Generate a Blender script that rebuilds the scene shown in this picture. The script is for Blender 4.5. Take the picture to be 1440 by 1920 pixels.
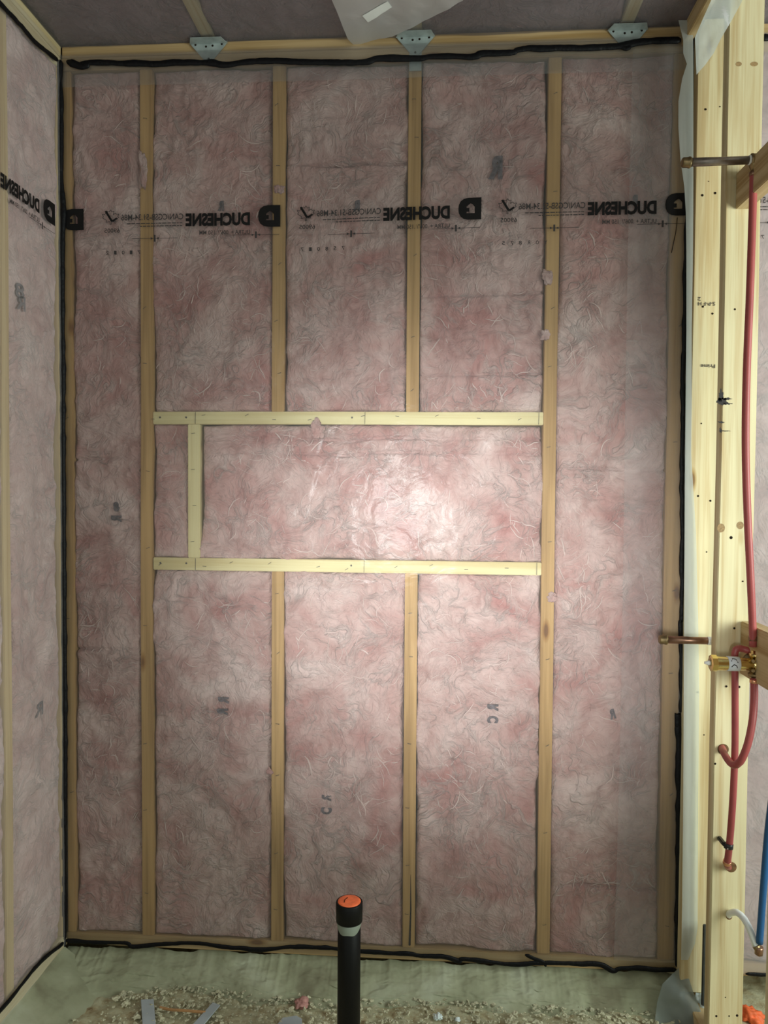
import bpy, bmesh, math, random
import numpy as np
from mathutils import Vector, Matrix
random.seed(7); np.random.seed(7)
for o in list(bpy.data.objects): bpy.data.objects.remove(o)
S = bpy.context.scene
COL = S.collection

# ------------------------------------------------------------------ camera
CP = np.array([0.8843, -2.3039, 1.4358]); YAW, PIT, ROL = -0.0671, -0.0321, 0.0070
F = 1442.0
def cam_axes():
    cy, sy = math.cos(YAW), math.sin(YAW); cp, sp = math.cos(PIT), math.sin(PIT)
    w = np.array([sy*cp, cy*cp, sp]); r = np.array([cy, -sy, 0.0]); u = np.cross(r, w)
    cr, sr = math.cos(ROL), math.sin(ROL)
    return r*cr+u*sr, -r*sr+u*cr, w
RR, UU, WW = cam_axes()
cd = bpy.data.cameras.new('camera'); cam = bpy.data.objects.new('camera', cd); COL.objects.link(cam)
cd.sensor_width = 36.0; cd.lens = 36.0*F/1920.0; cd.clip_start = 0.02
m = Matrix.Identity(4)
for i in range(3):
    m[i][0] = RR[i]; m[i][1] = UU[i]; m[i][2] = -WW[i]; m[i][3] = CP[i]
cam.matrix_world = m
S.camera = cam

# ------------------------------------------------------------------ light
S.view_settings.view_transform = 'Standard'; S.view_settings.look = 'None'
S.view_settings.gamma = 1.0; S.view_settings.use_curve_mapping = False
S.view_settings.exposure = 0.75
w = bpy.data.worlds.new('world'); S.world = w; w.use_nodes = True
bg = w.node_tree.nodes['Background']; bg.inputs[0].default_value = (0.84, 0.93, 0.86, 1); bg.inputs[1].default_value = 0.20
def light(name, kind, loc, target, power, color, **kw):
    l = bpy.data.lights.new(name, kind); l.energy = power; l.color = color
    for k, v in kw.items(): setattr(l, k, v)
    o = bpy.data.objects.new(name, l); COL.objects.link(o); o.location = loc
    o.rotation_euler = (Vector(target)-Vector(loc)).to_track_quat('-Z', 'Y').to_euler()
    return o
# daylight from a window in the room on the far side of the open partition
light('window_light', 'AREA', (3.5, -2.0, 1.45), (1.5, 0, 1.2), 26, (0.88, 1.0, 0.88), shape='RECTANGLE', size=1.1, size_y=1.3)
# work lamp standing behind the photographer, throwing a soft patch on the wall
light('work_lamp', 'SPOT', (0.64, -3.3, 1.27), (0.90, 0, 1.17), 330, (0.96, 0.99, 0.98), spot_size=math.radians(30), spot_blend=1.0, shadow_soft_size=0.30)
# small unseen lamp added high on the left for glints in the plastic creases
light('glint_fill', 'POINT', (-0.05, -2.6, 2.12), (0, 0, 0), 7.0, (1.0, 0.97, 0.92), shadow_soft_size=0.04)
# fill light added right of the partition to brighten the blocking and right bay
light('partition_fill', 'AREA', (2.95, -1.05, 1.6), (1.7, -0.3, 1.55), 16, (0.92, 1.0, 0.96), shape='RECTANGLE', size=0.8, size_y=1.2)

# ------------------------------------------------------------------ pixel helpers (calibrated camera -> world planes)
def ray(x, y): return WW + RR*(x-720)/F - UU*(y-960)/F
def atY(x, y, Y=0.0):
    d = ray(x, y); return Vector(CP + d*(Y-CP[1])/d[1])
def atX(x, y, X):
    d = ray(x, y); return Vector(CP + d*(X-CP[0])/d[0])
def atZ(x, y, Z):
    d = ray(x, y); return Vector(CP + d*(Z-CP[2])/d[2])

# ------------------------------------------------------------------ noise in numpy
def _h(ix, iy, iz):
    n = (ix*374761393 + iy*668265263 + iz*2147483647 + 1274126177) & 0xFFFFFFFF
    n = ((n ^ (n >> 13))*1274126177) & 0xFFFFFFFF
    n = (n ^ (n >> 16)) & 0xFFFFFFFF
    return n.astype(np.float64)/4294967295.0*2-1
def vn(x, y, z=0.0):
    x = np.asarray(x, float); y = np.asarray(y, float); z = np.zeros_like(x)+z
    ix, iy, iz = (np.floor(a).astype(np.int64) for a in (x, y, z))
    fx, fy, fz = x-ix, y-iy, z-iz
    fx, fy, fz = (a*a*a*(a*(a*6-15)+10) for a in (fx, fy, fz))
    def L(a, b, t): return a+(b-a)*t
    c = [[[_h(ix+i, iy+j, iz+k) for k in (0, 1)] for j in (0, 1)] for i in (0, 1)]
    return L(L(L(c[0][0][0], c[1][0][0], fx), L(c[0][1][0], c[1][1][0], fx), fy),
             L(L(c[0][0][1], c[1][0][1], fx), L(c[0][1][1], c[1][1][1], fx), fy), fz)
def fbm(x, y, z=0.0, o=4, g=0.5):
    s = 0; a = 1.0; t = 0
    for i in range(o):
        s = s+a*vn(x*2**i+13.7*i, y*2**i-7.1*i, z+i*3.3); t += a; a *= g
    return s/t
def ridge(x, y, z=0.0, o=3):
    s = 0; a = 1.0; t = 0
    for i in range(o):
        s = s+a*(1-2*np.abs(vn(x*2**i+3.1*i, y*2**i+9.2*i, z+i*1.7))); t += a; a *= 0.55
    return s/t

# ------------------------------------------------------------------ materials
def new_mat(name):
    mt = bpy.data.materials.new(name); mt.use_nodes = True
    nt = mt.node_tree; return mt, nt, nt.nodes['Principled BSDF']
def N(nt, t, **kw):
    n = nt.nodes.new(t)
    for k, v in kw.items():
        if k in n.inputs: n.inputs[k].default_value = v
        else: setattr(n, k, v)
    return n
def ramp(nt, stops):
    n = nt.nodes.new('ShaderNodeValToRGB'); e = n.color_ramp.elements
    e[0].position, e[0].color = stops[0][0], (*stops[0][1], 1)
    e[1].position, e[1].color = stops[-1][0], (*stops[-1][1], 1)
    for p, c in stops[1:-1]:
        q = e.new(p); q.color = (*c, 1)
    return n
def simple(name, col, rough=0.5, metal=0.0, spec=0.5, bump=0.0, bscale=60, vary=0.0, vscale=20):
    mt, nt, b = new_mat(name)
    b.inputs['Base Color'].default_value = (*col, 1); b.inputs['Roughness'].default_value = rough
    b.inputs['Metallic'].default_value = metal; b.inputs['Specular IOR Level'].default_value = spec
    tc = N(nt, 'ShaderNodeTexCoord')
    if vary:
        n = N(nt, 'ShaderNodeTexNoise', Scale=vscale, Detail=5.0); nt.links.new(tc.outputs['Object'], n.inputs['Vector'])
        r = ramp(nt, [(0.3, tuple(c*(1-vary) for c in col)), (0.7, tuple(min(1, c*(1+vary)) for c in col))])
        nt.links.new(n.outputs['Fac'], r.inputs['Fac']); nt.links.new(r.outputs['Color'], b.inputs['Base Color'])
    if bump:
        n = N(nt, 'ShaderNodeTexNoise', Scale=bscale, Detail=6.0); nt.links.new(tc.outputs['Object'], n.inputs['Vector'])
        bp = N(nt, 'ShaderNodeBump', Strength=bump, Distance=0.004)
        nt.links.new(n.outputs['Fac'], bp.inputs['Height']); nt.links.new(bp.outputs['Normal'], b.inputs['Normal'])
    return mt
def wood(name, light_c, dark_c, axis='Z', knots=True):
    mt, nt, b = new_mat(name); L = nt.links.new
    b.inputs['Roughness'].default_value = 0.65; b.inputs['Specular IOR Level'].default_value = 0.25
    tc = N(nt, 'ShaderNodeTexCoord'); oi = N(nt, 'ShaderNodeObjectInfo')
    off = N(nt, 'ShaderNodeVectorMath', operation='SCALE'); off.inputs['Scale'].default_value = 37.0
    cmb = N(nt, 'ShaderNodeCombineXYZ')
    for k in range(3): L(oi.outputs['Random'], cmb.inputs[k])
    L(cmb.outputs[0], off.inputs[0])
    ad = N(nt, 'ShaderNodeVectorMath', operation='ADD'); L(tc.outputs['Object'], ad.inputs[0]); L(off.outputs[0], ad.inputs[1])
    mp = N(nt, 'ShaderNodeMapping'); s = {'X': (1.6, 40, 40), 'Y': (40, 1.6, 40), 'Z': (40, 40, 1.6)}[axis]
    mp.inputs['Scale'].default_value = s; L(ad.outputs[0], mp.inputs['Vector'])
    n1 = N(nt, 'ShaderNodeTexNoise', Scale=1.0, Detail=5.0, Distortion=0.6); L(mp.outputs[0], n1.inputs['Vector'])
    mp2 = N(nt, 'ShaderNodeMapping'); mp2.inputs['Scale'].default_value = tuple(v*(5 if v > 10 else 2.5) for v in s); L(ad.outputs[0], mp2.inputs['Vector'])
    n2 = N(nt, 'ShaderNodeTexNoise', Scale=1.0, Detail=3.0); L(mp2.outputs[0], n2.inputs['Vector'])
    mx = N(nt, 'ShaderNodeMath', operation='MULTIPLY_ADD'); L(n2.outputs['Fac'], mx.inputs[0]); mx.inputs[1].default_value = 0.35; L(n1.outputs['Fac'], mx.inputs[2])
    mid = tuple((a+c)/2 for a, c in zip(light_c, dark_c))
    r = ramp(nt, [(0.42, light_c), (0.62, tuple(a*0.75+c*0.25 for a, c in zip(light_c, dark_c))), (0.85, dark_c)])
    L(mx.outputs[0], r.inputs['Fac'])
    out = r.outputs['Color']
    # large slow tint
    n3 = N(nt, 'ShaderNodeTexNoise', Scale=3.0, Detail=2.0); L(ad.outputs[0], n3.inputs['Vector'])
    r3 = ramp(nt, [(0.3, (0.86, 0.84, 0.80)), (0.7, (1, 1, 1))]); L(n3.outputs['Fac'], r3.inputs['Fac'])
    mm = N(nt, 'ShaderNodeMixRGB', blend_type='MULTIPLY'); mm.inputs[0].default_value = 1; L(out, mm.inputs[1]); L(r3.outputs[0], mm.inputs[2]); out = mm.outputs[0]
    if knots:
        sc = {'X': (3.0, 9, 9), 'Y': (9, 3.0, 9), 'Z': (9, 9, 3.0)}[axis]
        mk = N(nt, 'ShaderNodeMapping'); mk.inputs['Scale'].default_value = sc; L(ad.outputs[0], mk.inputs['Vector'])
        v = N(nt, 'ShaderNodeTexVoronoi', Scale=1.0); L(mk.outputs[0], v.inputs['Vector'])
        rk = ramp(nt, [(0.045, (0.30, 0.16, 0.06)), (0.075, (0.72, 0.58, 0.38)), (0.12, (1, 1, 1))]); L(v.outputs['Distance'], rk.inputs['Fac'])
        m2 = N(nt, 'ShaderNodeMixRGB', blend_type='MULTIPLY'); m2.inputs[0].default_value = 0.85; L(out, m2.inputs[1]); L(rk.outputs[0], m2.inputs[2]); out = m2.outputs[0]
    L(out, b.inputs['Base Color'])
    bp = N(nt, 'ShaderNodeBump', Strength=0.25, Distance=0.002); L(mx.outputs[0], bp.inputs['Height']); L(bp.outputs[0], b.inputs['Normal'])
    return mt
def insulation(name, deep, mid, pale):
    mt, nt, b = new_mat(name); L = nt.links.new
    b.inputs['Roughness'].default_value = 0.95; b.inputs['Specular IOR Level'].default_value = 0.05
    b.inputs['Sheen Weight'].default_value = 0.15
    tc = N(nt, 'ShaderNodeTexCoord'); oi = N(nt, 'ShaderNodeObjectInfo')
    cmb = N(nt, 'ShaderNodeCombineXYZ'); mu = N(nt, 'ShaderNodeMath', operation='MULTIPLY'); L(oi.outputs['Random'], mu.inputs[0]); mu.inputs[1].default_value = 23.0
    for k in range(3): L(mu.outputs[0], cmb.inputs[k])
    ad = N(nt, 'ShaderNodeVectorMath', operation='ADD'); L(tc.outputs['Object'], ad.inputs[0]); L(cmb.outputs[0], ad.inputs[1])
    P = ad.outputs[0]
    # domain warp for swirls
    wn = N(nt, 'ShaderNodeTexNoise', Scale=5.0, Detail=3.0); L(P, wn.inputs['Vector'])
    sb = N(nt, 'ShaderNodeVectorMath', operation='SUBTRACT'); L(wn.outputs['Color'], sb.inputs[0]); sb.inputs[1].default_value = (.5, .5, .5)
    sc = N(nt, 'ShaderNodeVectorMath', operation='SCALE'); L(sb.outputs[0], sc.inputs[0]); sc.inputs['Scale'].default_value = 0.30
    ap = N(nt, 'ShaderNodeVectorMath', operation='ADD'); L(P, ap.inputs[0]); L(sc.outputs[0], ap.inputs[1])
    W = ap.outputs[0]
    big = N(nt, 'ShaderNodeTexNoise', Scale=6.0, Detail=5.0, Distortion=0.8); L(P, big.inputs['Vector'])
    rb = ramp(nt, [(0.30, deep), (0.50, mid), (0.72, pale)]); L(big.outputs['Fac'], rb.inputs['Fac'])
    # pale wisps: ridged, warped
    rg = N(nt, 'ShaderNodeTexNoise', Scale=11.0, Detail=6.0, Distortion=1.4); L(W, rg.inputs['Vector'])
    a1 = N(nt, 'ShaderNodeMath', operation='SUBTRACT'); L(rg.outputs['Fac'], a1.inputs[0]); a1.inputs[1].default_value = 0.5
    a2 = N(nt, 'ShaderNodeMath', operation='ABSOLUTE'); L(a1.outputs[0], a2.inputs[0])
    rw = ramp(nt, [(0.0, (1, 1, 1)), (0.020, (0.5, 0.5, 0.5)), (0.06, (0, 0, 0))]); L(a2.outputs[0], rw.inputs['Fac'])
    msk = N(nt, 'ShaderNodeTexNoise', Scale=9.0, Detail=2.0); L(P, msk.inputs['Vector'])
    rm = ramp(nt, [(0.38, (0, 0, 0)), (0.66, (1, 1, 1))]); L(msk.outputs['Fac'], rm.inputs['Fac'])
    m1 = N(nt, 'ShaderNodeMath', operation='MULTIPLY'); L(rw.outputs[0], m1.inputs[0]); L(rm.outputs[0], m1.inputs[1])
    m1b = N(nt, 'ShaderNodeMath', operation='MULTIPLY'); L(m1.outputs[0], m1b.inputs[0]); m1b.inputs[1].default_value = 0.5
    mix1 = N(nt, 'ShaderNodeMixRGB'); L(m1b.outputs[0], mix1.inputs[0]); L(rb.outputs[0], mix1.inputs[1]); mix1.inputs[2].default_value = (min(1, pale[0]*1.12), min(1, pale[1]*1.2), min(1, pale[2]*1.2), 1)
    # shade of the creases mixed into the colour, rosy dark where the bump dips
    rg2 = N(nt, 'ShaderNodeTexNoise', Scale=15.0, Detail=7.0, Distortion=0.8); L(W, rg2.inputs['Vector'])
    rd = ramp(nt, [(0.30, (0.70, 0.58, 0.56)), (0.50, (1, 1, 1))]); L(rg2.outputs['Fac'], rd.inputs['Fac'])
    mix2 = N(nt, 'ShaderNodeMixRGB', blend_type='MULTIPLY'); mix2.inputs[0].default_value = 0.6; L(mix1.outputs[0], mix2.inputs[1]); L(rd.outputs[0], mix2.inputs[2])
    L(mix2.outputs[0], b.inputs['Base Color'])
    fine = N(nt, 'ShaderNodeTexNoise', Scale=70.0, Detail=6.0, Distortion=1.0); L(W, fine.inputs['Vector'])
    s1 = N(nt, 'ShaderNodeMath', operation='MULTIPLY_ADD'); L(rg2.outputs['Fac'], s1.inputs[0]); s1.inputs[1].default_value = 1.6; L(fine.outputs['Fac'], s1.inputs[2])
    s2 = N(nt, 'ShaderNodeMath', operation='ADD'); L(s1.outputs[0], s2.inputs[0]); L(m1.outputs[0], s2.inputs[1])
    bp = N(nt, 'ShaderNodeBump', Strength=0.75, Distance=0.011); L(s2.outputs[0], bp.inputs['Height']); L(bp.outputs[0], b.inputs['Normal'])
    return mt
def film(name, haze=0.10, tint=(0.82, 0.86, 0.86), gloss=0.5, rough=0.12, bscale=14, bstr=0.4):
    mt, nt, b = new_mat(name); nt.nodes.remove(b); L = nt.links.new
    out = nt.nodes['Material Output']
    tc = N(nt, 'ShaderNodeTexCoord')
    n = N(nt, 'ShaderNodeTexNoise', Scale=bscale, Detail=5.0, Distortion=1.2); L(tc.outputs['Object'], n.inputs['Vector'])
    bp = N(nt, 'ShaderNodeBump', Strength=bstr, Distance=0.006); L(n.outputs['Fac'], bp.inputs['Height'])
    tr = N(nt, 'ShaderNodeBsdfTransparent'); tr.inputs[0].default_value = (0.97, 0.97, 0.97, 1)
    df = N(nt, 'ShaderNodeBsdfDiffuse'); df.inputs[0].default_value = (*tint, 1); L(bp.outputs[0], df.inputs['Normal'])
    tl = N(nt, 'ShaderNodeBsdfTranslucent'); tl.inputs[0].default_value = (*tint, 1)
    dm = N(nt, 'ShaderNodeMixShader'); dm.inputs[0].default_value = 0.4; L(df.outputs[0], dm.inputs[1]); L(tl.outputs[0], dm.inputs[2])
    m1 = N(nt, 'ShaderNodeMixShader'); m1.inputs[0].default_value = haze; L(tr.outputs[0], m1.inputs[1]); L(dm.outputs[0], m1.inputs[2])
    gl = N(nt, 'ShaderNodeBsdfGlossy'); gl.inputs['Roughness'].default_value = rough; L(bp.outputs[0], gl.inputs['Normal'])
    fr = N(nt, 'ShaderNodeFresnel', IOR=1.45); L(bp.outputs[0], fr.inputs['Normal'])
    fm = N(nt, 'ShaderNodeMath', operation='MULTIPLY'); L(fr.outputs[0], fm.inputs[0]); fm.inputs[1].default_value = gloss*2
    gl2 = N(nt, 'ShaderNodeBsdfGlossy'); gl2.inputs['Roughness'].default_value = min(.7, rough*4.5); L(bp.outputs[0], gl2.inputs['Normal'])
    gm = N(nt, 'ShaderNodeMixShader'); gm.inputs[0].default_value = 0.86; L(gl.outputs[0], gm.inputs[1]); L(gl2.outputs[0], gm.inputs[2])
    m2 = N(nt, 'ShaderNodeMixShader'); L(fm.outputs[0], m2.inputs[0]); L(m1.outputs[0], m2.inputs[1]); L(gm.outputs[0], m2.inputs[2])
    L(m2.outputs[0], out.inputs['Surface'])
    return mt
M = {}
tanL, tanD = (0.62, 0.40, 0.17), (0.40, 0.24, 0.09)
palL, palD = (0.80, 0.73, 0.43), (0.60, 0.47, 0.22)
M['stud'] = wood('spruce_stud', tanL, tanD, 'Z'); M['studY'] = wood('spruce_joist', (0.66, 0.58, 0.38), (0.5, 0.38, 0.18), 'Y')
M['studL'] = wood('side_wall_stud', (0.60, 0.46, 0.25), (0.45, 0.31, 0.14), 'Z', False)
M['studX'] = wood('spruce_plate', (0.62, 0.45, 0.24), (0.42, 0.27, 0.11), 'X')
M['header'] = wood('pale_header', palL, (0.66, 0.55, 0.28), 'X', False); M['divider'] = wood('pale_divider', palL, (0.66, 0.55, 0.28), 'Z', False)
M['post'] = wood('pale_post', (0.78, 0.71, 0.46), (0.58, 0.44, 0.23), 'Z'); M['block'] = wood('pale_blocking', (0.66, 0.52, 0.30), (0.42, 0.28, 0.12), 'Y')
M['batt'] = insulation('pink_fibreglass', (0.47, 0.235, 0.215), (0.56, 0.375, 0.345), (0.70, 0.55, 0.515))
M['batt2'] = insulation('pink_fibreglass_side', (0.44, 0.27, 0.26), (0.54, 0.38, 0.36), (0.66, 0.51, 0.49))
M['battc'] = insulation('pink_fibreglass_ceiling', (0.30, 0.20, 0.21), (0.34, 0.24, 0.25), (0.38, 0.29, 0.30))  # darker copy of the pink batt, the dimmer ceiling light put into its colour
M['film'] = film('clear_poly_sheet', 0.06, gloss=0.30)
M['film2'] = film('lapped_poly_sheet', 0.12, gloss=0.3)
M['filmL'] = film('side_poly_sheet', 0.08, (0.80, 0.77, 0.76), 0.10, 0.35)
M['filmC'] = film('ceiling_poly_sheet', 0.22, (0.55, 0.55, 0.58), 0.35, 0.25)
M['flap'] = film('cloudy_poly_scrap', 0.45, (0.78, 0.84, 0.84), 0.5, 0.25)
M['wrap'] = film('cloudy_poly_wrap', 0.72, (0.74, 0.80, 0.76), 0.4, 0.35)
M['ink'] = simple('black_ink', (0.012, 0.011, 0.011), 0.6, spec=0.1); M['ink2'] = simple('faded_ink', (0.05, 0.045, 0.045), 0.7, spec=0.1)
M['seal'] = simple('black_sealant', (0.004, 0.004, 0.005), 0.5, spec=0.18, bump=0.6, bscale=110)
M['abs'] = simple('black_plastic', (0.004, 0.004, 0.004), 0.5, spec=0.2, bump=0.08, bscale=200)
M['orange'] = simple('orange_plug', (0.85, 0.16, 0.05), 0.6, vary=0.2, vscale=60, bump=0.2)
M['glue'] = simple('cloudy_glue', (0.22, 0.25, 0.20), 0.35)
M['pex'] = simple('red_tubing', (0.35, 0.070, 0.066), 0.42, vary=0.08); M['pexb'] = simple('blue_tubing', (0.012, 0.10, 0.27), 0.4)
M['pexw'] = simple('white_tubing', (0.82, 0.86, 0.86), 0.35)
M['copper'] = simple('aged_copper', (0.30, 0.17, 0.11), 0.35, metal=0.85, vary=0.35, vscale=40); M['copper2'] = simple('bright_copper', (0.75, 0.38, 0.22), 0.3, metal=1.0)
M['steel'] = simple('grey_pipe', (0.34, 0.29, 0.25), 0.38, metal=0.8, vary=0.3, vscale=30)
M['brass'] = simple('brass', (0.72, 0.55, 0.22), 0.24, metal=1.0); M['brassd'] = simple('tarnished_brass', (0.30, 0.22, 0.11), 0.42, metal=0.9, vary=0.4, vscale=60)
M['white'] = simple('white_plastic', (0.85, 0.87, 0.84), 0.4); M['label'] = simple('white_label', (0.70, 0.75, 0.80), 0.6)
M['galv'] = simple('galvanised_steel', (0.40, 0.46, 0.45), 0.5, metal=0.35, vary=0.2, vscale=40); M['dark'] = simple('dark_hole', (0.02, 0.014, 0.01), 0.9, spec=0.05)
M['nail'] = simple('dull_nail', (0.10, 0.09, 0.08), 0.5, metal=0.5); M['clip'] = simple('black_clip', (0.015, 0.015, 0.015), 0.35)
M['osb'] = simple('sheathing', (0.35, 0.26, 0.15), 0.9, vary=0.3, vscale=30)
M['greyplas'] = simple('grey_plastic_strip', (0.42, 0.47, 0.50), 0.5, vary=0.08); M['darkfelt'] = simple('dark_felt', (0.05, 0.055, 0.05), 0.9, vary=0.3)
M['fluff'] = simple('white_fluff', (0.75, 0.85, 0.85), 0.9); M['tuft'] = simple('pink_tuft', (0.50, 0.25, 0.22), 0.95, vary=0.25, vscale=50, bump=0.5)
M['sliver'] = simple('wood_sliver', (0.42, 0.22, 0.09), 0.8, vary=0.3)
def foam_mat():
    mt, nt, b = new_mat('green_spray_foam'); L = nt.links.new
    b.inputs['Roughness'].default_value = 0.8; b.inputs['Specular IOR Level'].default_value = 0.2
    tc = N(nt, 'ShaderNodeTexCoord')
    n = N(nt, 'ShaderNodeTexNoise', Scale=7.0, Detail=7.0); L(tc.outputs['Object'], n.inputs['Vector'])
    r = ramp(nt, [(0.33, (0.21, 0.20, 0.13)), (0.45, (0.31, 0.32, 0.21)), (0.58, (0.37, 0.38, 0.26)), (0.72, (0.44, 0.46, 0.34))]); L(n.outputs['Fac'], r.inputs['Fac']); L(r.outputs[0], b.inputs['Base Color'])
    n2 = N(nt, 'ShaderNodeTexNoise', Scale=45.0, Detail=6.0); L(tc.outputs['Object'], n2.inputs['Vector'])
    bp = N(nt, 'ShaderNodeBump', Strength=0.35, Distance=0.004); L(n2.outputs['Fac'], bp.inputs['Height']); L(bp.outputs[0], b.inputs['Normal'])
    return mt
def crumb_mat(name, stops, scale=30):
    mt, nt, b = new_mat(name); L = nt.links.new
    b.inputs['Roughness'].default_value = 0.9; b.inputs['Specular IOR Level'].default_value = 0.1
    tc = N(nt, 'ShaderNodeTexCoord')
    n = N(nt, 'ShaderNodeTexNoise', Scale=scale, Detail=8.0, Roughness=0.7); L(tc.outputs['Object'], n.inputs['Vector'])
    r = ramp(nt, stops); L(n.outputs['Fac'], r.inputs['Fac']); L(r.outputs[0], b.inputs['Base Color'])
    bp = N(nt, 'ShaderNodeBump', Strength=0.9, Distance=0.006); L(n.outputs['Fac'], bp.inputs['Height']); L(bp.outputs[0], b.inputs['Normal'])
    return mt
M['foam'] = foam_mat()
M['floor'] = crumb_mat('rough_floor', [(0.28, (0.22, 0.15, 0.08)), (0.38, (0.42, 0.35, 0.21)), (0.50, (0.50, 0.47, 0.31)), (0.75, (0.55, 0.55, 0.39))])
M['crumb'] = simple('foam_crumb', (0.52, 0.50, 0.35), 0.85, vary=0.25, vscale=50)

# ------------------------------------------------------------------ mesh helpers
def tag(o, label=None, cat=None, group=None, kind=None):
    for k, v in (('label', label), ('category', cat), ('group', group), ('kind', kind)):
        if v: o[k] = v
    return o
def link(name, me, mat, parent=None, loc=None):
    o = bpy.data.objects.new(name, me); COL.objects.link(o)
    if mat: me.materials.append(mat)
    if loc is not None:
        loc = Vector(loc); me.transform(Matrix.Translation(-loc)); o.location = loc
    if parent:
        o.parent = parent; o.matrix_parent_inverse = Matrix.Translation(-parent.location)
    return o
def mesh(name, vs, fs, mat, parent=None, smooth=False, loc=None):
    me = bpy.data.meshes.new(name); me.from_pydata([tuple(v) for v in vs], [], [tuple(f) for f in fs]); me.update()
    if smooth: me.shade_smooth()
    return link(name, me, mat, parent, loc)
def base_of(vs):
    a = np.array([tuple(v) for v in vs]); return ((a[:, 0].min()+a[:, 0].max())/2, (a[:, 1].min()+a[:, 1].max())/2, a[:, 2].min())
def empty(name, loc):
    o = bpy.data.objects.new(name, None); COL.objects.link(o); o.location = loc; o.empty_display_size = 0.05; return o
def bm_obj(name, bm, mat, parent=None, smooth=False, rebase=True):
    me = bpy.data.meshes.new(name); bm.to_mesh(me); bm.free()
    if smooth: me.shade_smooth()
    loc = base_of([v.co for v in me.vertices]) if (rebase and not parent) else None
    return link(name, me, mat, parent, loc)
def board(name, x0, x1, y0, y1, z0, z1, mat, parent=None, bev=0.002, warp=0.0015, axis='Z'):
    """sawn timber: eased edges, slight bow along its length"""
    bm = bmesh.new(); bmesh.ops.create_cube(bm, size=1)
    for v in bm.verts:
        v.co = Vector(((x0+x1)/2+v.co.x*(x1-x0), (y0+y1)/2+v.co.y*(y1-y0), (z0+z1)/2+v.co.z*(z1-z0)))
    ax = 'XYZ'.index(axis); L0 = (x0, y0, z0)[ax]; L1 = (x1, y1, z1)[ax]
    n = max(1, int((L1-L0)/0.12))
    es = [e for e in bm.edges if abs((e.verts[0].co-e.verts[1].co)[ax]) > 1e-4]
    if n > 1: bmesh.ops.subdivide_edges(bm, edges=es, cuts=n-1, use_grid_fill=True)
    bmesh.ops.bevel(bm, geom=[e for e in bm.edges if e.calc_face_angle(0) > 0.5], offset=bev, segments=2, affect='EDGES')
    sd = random.uniform(0, 50)
    for v in bm.verts:
        t = v.co[ax]
        for k in range(3):
            if k != ax: v.co[k] += warp*float(vn(t*1.3+sd, k*7.7+sd))
    return bm_obj(name, bm, mat, parent)
def tube_mesh(pts, rad, seg=14, cap=True, flat=None):
    pts = [Vector(p) for p in pts]; n = len(pts)
    if not hasattr(rad, '__len__'): rad = [rad]*n
    T = [(pts[min(i+1, n-1)]-pts[max(i-1, 0)]).normalized() for i in range(n)]
    up = Vector((0, 0, 1)) if abs(T[0].z) < 0.9 else Vector((1, 0, 0))
    u = (up-T[0]*up.dot(T[0])).normalized(); vs = []; fs = []
    for i in range(n):
        u = (u-T[i]*u.dot(T[i])).normalized(); v = T[i].cross(u)
        for k in range(seg):
            a = 2*math.pi*k/seg; d = u*math.cos(a)+v*math.sin(a)
            if flat is not None: d = d-flat*d.dot(flat)*0.5
            vs.append(pts[i]+d*rad[i])
    for i in range(n-1):
        for k in range(seg):
            a = i*seg+k; b = i*seg+(k+1) % seg; fs.append((a, b, b+seg, a+seg))
    if cap: fs.append(tuple(reversed(range(seg)))); fs.append(tuple(range((n-1)*seg, n*seg)))
    return vs, fs
def smooth_path(pts, step=0.012):
    pts = [Vector(p) for p in pts]; out = []
    P = [pts[0]*2-pts[1]]+pts+[pts[-1]*2-pts[-2]]
    for i in range(1, len(P)-2):
        p0, p1, p2, p3 = P[i-1:i+3]; k = max(2, int((p2-p1).length/step))
        for j in range(k):
            t = j/k; out.append(0.5*((2*p1)+(p2-p0)*t+(2*p0-5*p1+4*p2-p3)*t*t+(3*p1-p0-3*p2+p3)*t**3))
    out.append(pts[-1]); return out
def tube(name, pts, r, mat, parent=None, seg=16, smooth=True, path=True):
    p = smooth_path(pts) if path else pts
    vs, fs = tube_mesh(p, r, seg); return mesh(name, vs, fs, mat, parent, smooth, None if parent else base_of(vs))
def lathe(name, profile, origin, axis, mat, parent=None, seg=32, smooth=True):
    """profile = [(t along axis, radius)]"""
    axis = Vector(axis).normalized(); up = Vector((0, 0, 1)) if abs(axis.z) < 0.9 else Vector((1, 0, 0))
    u = (up-axis*up.dot(axis)).normalized(); v = axis.cross(u); vs = []; fs = []; o = Vector(origin)
    for t, r in profile:
        for k in range(seg):
            a = 2*math.pi*k/seg; vs.append(o+axis*t+(u*math.cos(a)+v*math.sin(a))*r)
    for i in range(len(profile)-1):
        for k in range(seg):
            a = i*seg+k; b = i*seg+(k+1) % seg; fs.append((a, b, b+seg, a+seg))
    fs.append(tuple(reversed(range(seg)))); fs.append(tuple(range((len(profile)-1)*seg, len(profile)*seg)))
    ob = mesh(name, vs, fs, mat, parent, False, None if parent else base_of(vs))
    if smooth:
        for p in ob.data.polygons: p.use_smooth = len(p.vertices) == 4
    return ob
def disc(name, c, nrm, r, mat, parent, seg=10, depth=0.0012):
    return lathe(name, [(0, r), (depth*0.6, r*0.9), (depth, r*0.55)], c, nrm, mat, parent, seg)

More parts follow.
